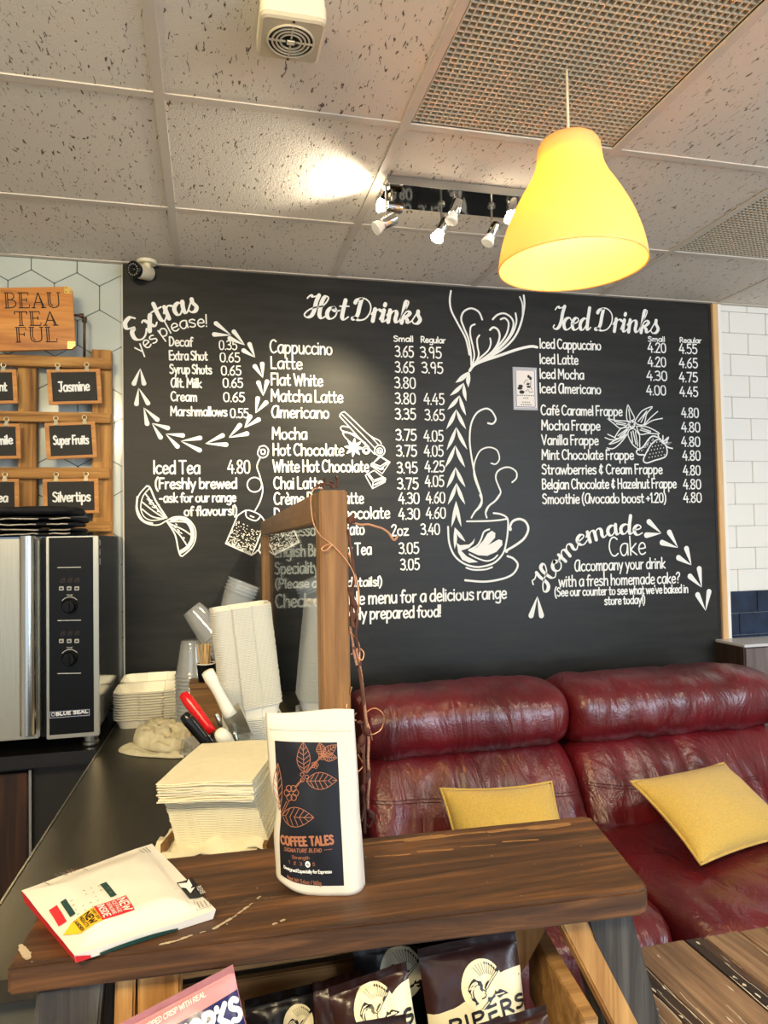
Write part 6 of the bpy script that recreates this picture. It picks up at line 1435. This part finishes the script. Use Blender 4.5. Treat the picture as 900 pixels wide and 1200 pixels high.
I = Ink(); mfill(I, [(346, 376), (476, 328), (512, 388), (380, 430)]); red = I.build('red_sticker', M['mred'], mfn(.0011), ml)
I = Ink(); mfill(I, [(163, 362), (196, 349), (236, 412), (203, 426)]); I.build('red_label', M['mred'], mfn(.0011), ml)
I = Ink(); mfill(I, [(255, 421), (345, 378), (383, 430), (290, 466)]); I.fill([tuple(mp(p)) for p in ((222, 462), (255, 421), (290, 466))]); yl = I.build('yellow_arrow_sticker', M['myel'], mfn(.0011), ml)
I = Ink(); mfill(I, [(210, 342), (232, 334), (272, 392), (250, 401)]); mfill(I, [(370, 285), (396, 276), (440, 326), (414, 336)]); I.build('green_panel', M['mgreen'], mfn(.0011), ml)
def mtext(I, t, O4, y0, y1, x0, x1, w):
    P = [mp(p) for p in O4]     # origin, along, opposite, up
    f = lambda a, c: P[0].lerp(P[1], a).lerp(P[3].lerp(P[2], a), c)
    tot = sum(1.9 if c == ' ' else GC[c][0]+1.0 for c in t)-1.0
    I.text(t, lambda x, y: f(lerp(x0, x1, x/tot), lerp(y0, y1, y/8)), w, gap=1.0)
R4 = [(346, 376), (380, 430), (512, 388), (476, 328)]; Y4 = [(255, 421), (290, 466), (383, 430), (345, 378)]
I = Ink(); mtext(I, 'NEW', R4, .70, .94, .1, .94, .0021); mtext(I, 'ICE PAGE', R4, .52, .63, .1, .92, .0008); mtext(I, 'CATALOGUE', R4, .36, .46, .1, .92, .0008); mtext(I, 'INSIDE', R4, .08, .28, .08, .94, .0016); I.build('sticker_lettering', M['white_ink'], mfn(.0018), red)
I = Ink(); mtext(I, 'NEW', Y4, .50, .76, .1, .92, .0019); mtext(I, 'OVER 1,200', Y4, .84, .94, .1, .9, .0007); mtext(I, 'PRODUCTS', Y4, .30, .42, .08, .94, .0008); mtext(I, 'LAUNCHED!', Y4, .08, .20, .06, .96, .0008); I.build('sticker_lettering', M['mblk'], mfn(.0018), yl)
I = Ink(); mfill(I, [(682, 256), (744, 229), (796, 300), (734, 323)]); lg = I.build('black_logo_panel', M['mblk'], mfn(.0011), ml)
I = Ink(); I.fill([tuple(mp(p)) for p in ((688, 262), (724, 252), (730, 236), (745, 262), (738, 276), (756, 268), (738, 296), (720, 276), (700, 278))]); mline(I, 'PLEASE', (762, 268), (782, 296), 9, .0006); I.build('logo_figure', M['white_ink'], mfn(.0018), lg)
I = Ink()
for P in ([(750, 327), (804, 310)], [(804, 310), (820, 345)], [(820, 345), (766, 364)], [(766, 364), (750, 327)]): I.ribbon([tuple(mp(p)) for p in P], .0006)
for P in ([(764, 332), (776, 356)], [(776, 328), (790, 352)], [(792, 322), (806, 346)]): I.ribbon([tuple(mp(p)) for p in P], .0012)
for a, c in (((125, 230), (168, 275)), ((182, 214), (205, 225)), ((196, 207), (232, 222)), ((210, 203), (240, 222)), ((226, 197), (258, 214)), ((240, 192), (270, 207)), ((286, 184), (322, 210)), ((520, 112), (552, 140)), ((534, 106), (566, 134)), ((546, 102), (578, 130))): I.ribbon([tuple(mp(a).lerp(mp(c), .3)), tuple(mp(c))], .0012, caps=False)
for j in range(5):
    for k in range(6):
        if random.random() < .8: x, y = 246+k*30+j*9, 328-k*9+j*17; I.ellipse(tuple(mp((x, y))), random.uniform(.0007, .0018), random.uniform(.0006, .0013), 7)
mline(I, '00.00', (314, 272), (342, 266), 8, .0005) if False else None
I.build('small_print', M['mgrey'], mfn(.0012), ml)
I = Ink()
for a, c in (((560, 112), (690, 285)), ((552, 118), (680, 290)), ((700, 300), (742, 360))): A, B = mp(a), mp(c); I.ribbon([tuple(A.lerp(B, k/10)) for k in range(11)], .0009)
I.build('seam_line', mat('poly_crease', (206, 200, 190), .4), mfn(.0008), ml)

# ------------------------------------------------------------------ packets of crisps in the crate
M['crisp_brown'] = mat('dark_brown_foil', (52, 30, 28), .30, bump=.25, bscale=26, spec=.5)
M['crisp_black'] = mat('black_foil', (22, 18, 20), .28, bump=.25, bscale=26)
M['crisp_cream'] = mat('cream_foil', (236, 226, 190), .4, bump=.15, bscale=26)
M['crisp_ink'] = mat('packet_black_ink', (26, 22, 24), .4)
M['crisp_blue'] = mat('navy_foil', (34, 38, 92), .3, bump=.2, bscale=26)
M['crisp_pink'] = mat('dusty_pink_foil', (206, 142, 150), .35, bump=.2, bscale=26)
def packet(label, TL, TR, down, T, body, seed, sub=None):
    """TL, TR: top corners; down: vector to the foot; returns the thing and its surface function"""
    ex = TR-TL; nrm = ex.cross(down).normalized()
    if nrm.dot(EYEP-TL) < 0: nrm = -nrm
    t = thing('crisp_packet', label, 'crisp packet', TL+ex/2+down, group='packets of crisps in the crate')
    def F(s, v, side=1, h=0):
        """s 0..1 across, v 0 top .. 1 bottom"""
        u = 2*s-1; e = max(0.0, math.sin(PI*min(1.0, max(0.0, (v-.075)/.85))))**.55
        q = T*max(0.0, 1-abs(u)**2.6)**.6*e*side
        q += .0035*vnoise(u*2.2+seed, v*3.5, seed)*(.4+e)+.0022*vnoise(u*5, v*9+seed, 2)
        if v < .075 or v > .925: q += .0016*math.sin(v*PI*2/.022)
        pin = 1-.05*math.sin(PI*v)*abs(u)
        return TL+ex*(.5+u/2*pin)+down*(v+.02*e*u*u*math.sin(v*6))+nrm*(q+h)
    b = MB(); nu, nv = 24, 48; b.grid(lambda a, c: F(a, c, 1), nu, nv); b.grid(lambda a, c: F(a, c, -1), nu, nv); b.build('foil_bag', body, t, smooth=True)
    return t, F, ex.length, down.length
HAIR = [(-.78, 0), (-.70, .18), (-.52, .36), (-.34, .44), (-.18, .26), (-.02, .18), (.02, -.02), (-.08, -.30), (-.18, -.14), (-.14, 0), (-.26, .10), (-.44, .02), (-.54, -.12), (-.56, -.34), (-.48, -.58), (-.42, -.72), (-.60, -.74), (-.58, -.58), (-.72, -.44), (-.70, -.2)]
HORN = [(.08, -.32), (.12, -.22), (.40, .02), (.78, .30), (.98, .50), (1.06, .34), (.90, .22), (.50, -.06), (.24, -.26)]
SHOUL = [(-.56, -1.22), (-.30, -.98), (-.06, -.86), (.06, -.80), (.10, -.62), (.30, -.70), (.50, -.62), (.58, -.48), (.66, -.60), (.84, -.52), (1.04, -.66), (1.24, -.86), (.94, -.84), (.70, -.92), (.56, -.74), (.34, -.80), (.10, -.96), (-.14, -1.10), (-.30, -1.08)]
HAND = [(.06, -.18), (.20, -.02), (.36, .06), (.42, -.06), (.26, -.20), (.14, -.30)]
def emblem(t, F, W, H, c, r, rot=0):
    cs, sn = math.cos(rot), math.sin(rot)
    tr = lambda p: (c[0]*W+(p[0]*cs-p[1]*sn)*r, -c[1]*H+(p[0]*sn+p[1]*cs)*r)
    fn = lambda e: (lambda x, y, h: F(x/W, -y/H, 1, e+h))
    I = Ink(); I.patch(lambda a, k: tr((a*math.cos(2*PI*k), a*math.sin(2*PI*k))), 8, 32)
    em = I.build('emblem', M['crisp_cream'], fn(.0016), t)
    I = Ink()
    ft = lambda p: tr((p[0]*.92-.02, p[1]*.80+.06))
    for poly in (HAIR, HORN, SHOUL, HAND): I.fill([ft(p) for p in poly])
    face = [(-.10, -.10), (-.02, -.24), (.10, -.34), (.02, -.42), (.06, -.50), (-.04, -.58), (-.20, -.58)]; I.ribbon([ft(p) for p in face], r*.045)
    for k in range(9): q = .55+k*.17; I.ribbon([tr((.2+.42*math.cos(q)-.05, .1+.30*math.sin(q))), tr((.2+.85*math.cos(q)-.15, .1+.8*math.sin(q)-.06))], r*.018)
    for k in range(6): q = 1.15-k*.14; I.ellipse(tr((.86*math.cos(q), .86*math.sin(q))), r*.035, r*.05, 6)
    I.build('herald_figure', M['crisp_ink'], fn(.0024), em)
    I = Ink()
    for P in ([(-.70, .06), (-.50, .24), (-.28, .24)], [(-.66, -.12), (-.52, .10), (-.24, .16)], [(-.66, -.34), (-.60, -.06), (-.44, .06)], [(.16, -.22), (.5, .04), (.88, .30)], [(-.36, -1.06), (-.1, -.94), (.08, -.86)], [(.52, -.70), (.8, -.74), (1.0, -.76)]): I.ribbon([ft(p) for p in spline([(*q, 0) for q in P], 4)], r*.05)
    I.build('figure_highlights', M['crisp_cream'], fn(.0030), em)
    return fn
def cream_part(t, F, W, H, fv):
    I = Ink(); I.patch(lambda a, k: (a*W*.998+.0004, -lerp(fv(a), .92, k)*H), 20, 20); return I.build('cream_panel', M['crisp_cream'], lambda x, y, h: F(x/W, -y/H, 1, .0008+h), t, smooth=True)
def pack_px(label, tl, tr, y0, y1, dn, dy, T, body, seed):
    A, B = atY(*tl, y0), atY(*tr, y1); D = atY(tl[0]+dn[0], tl[1]+dn[1], y0+dy)-A
    return packet(label, A, B, D, T, body, seed)
# right-hand packet facing the room
t, F, W, H = pack_px('brown and cream crisp packet with herald emblem, right end of crate', (489, 1112), (604, 1087), .985, .985, (20, 196), -.05, .022, M['crisp_brown'], 1.3)
cream_part(t, F, W, H, lambda a: lerp(.385, .225, smoothstep(0, 1, a))+.015*math.sin(a*6))
fn = emblem(t, F, W, H, (.56, .285), W*.21, .14)
I = Ink(); I.line('PIPERS', (.20*W, -.525*H), (.985*W, -.46*H), .082*H, .0040, gap=1.5); I.build('lettering', M['crisp_ink'], fn(.0016), t)
# its neighbour
t, F, W, H = pack_px('brown and cream crisp packet with herald emblem, middle of crate', (384, 1158), (476, 1126), .955, .955, (26, 176), -.05, .022, M['crisp_brown'], 4.2)
cream_part(t, F, W, H, lambda a: lerp(.34, .13, smoothstep(.1, 1, a))+.012*math.sin(a*5))
fn = emblem(t, F, W, H, (.50, .215), W*.25, .16)
I = Ink(); I.line('PIPERS', (.10*W, -.46*H), (.98*W, -.375*H), .085*H, .0040, gap=1.5); I.build('lettering', M['crisp_ink'], fn(.0016), t)
# black one behind
t, F, W, H = pack_px('black crisp packet with dim emblem, behind the others under plank', (412, 1103), (560, 1092), 1.045, 1.045, (8, 190), -.02, .016, M['crisp_black'], 7.7)
fn = emblem(t, F, W, H, (.36, .20), W*.17, .1)
# dark one at the left
t, F, W, H = pack_px('dark crisp packet with emblem leaning next to pink and blue packet', (286, 1172), (376, 1150), 1.03, 1.03, (14, 190), -.03, .02, M['crisp_black'], 2.9)
fn = emblem(t, F, W, H, (.66, .20), W*.2, .1)
t, F, W, H = pack_px('plain dark brown packet top between the two emblem packets', (368, 1206), (476, 1188), .86, .86, (14, 150), -.05, .018, M['crisp_brown'], 9.1)
t, F, W, H = pack_px('brown packet lying lowest at front right of crate', (538, 1206), (640, 1177), .875, .875, (16, 150), -.08, .018, M['crisp_brown'], 6.4)
t, F, W, H = pack_px('dark packet half hidden left of the middle emblem packet', (366, 1152), (424, 1136), 1.0, 1.0, (10, 190), -.03, .02, M['crisp_brown'], 5.5)
# pink and navy packet
t, F, W, H = pack_px('pink and navy crisp packet lettered WORKS, left end of crate', (128, 1206), (273, 1130), .905, .925, (30, 150), -.06, .022, M['crisp_pink'], 3.3)
I = Ink(); I.patch(lambda a, k: (lerp(.06, .995, a)*W, -lerp(.20+.03*math.sin(a*3), .92, k)*H), 20, 20); I.build('navy_panel', M['crisp_blue'], lambda x, y, h: F(x/W, -y/H, 1, .0008+h), t, smooth=True)
I = Ink(); I.line('WORKS', (.43*W, -.47*H), (.985*W, -.44*H), .18*H, .0062, gap=1.2); I.build('lettering', M['white_ink'], lambda x, y, h: F(x/W, -y/H, 1, .0016+h), t)
I = Ink(); I.line('THE POPPED CRISP WITH REAL', (.14*W, -.155*H), (.74*W, -.135*H), .042*H, .0011); I.build('small_lettering', mat('packet_grey_ink', (236, 222, 220), .5), lambda x, y, h: F(x/W, -y/H, 1, .0012+h), t)
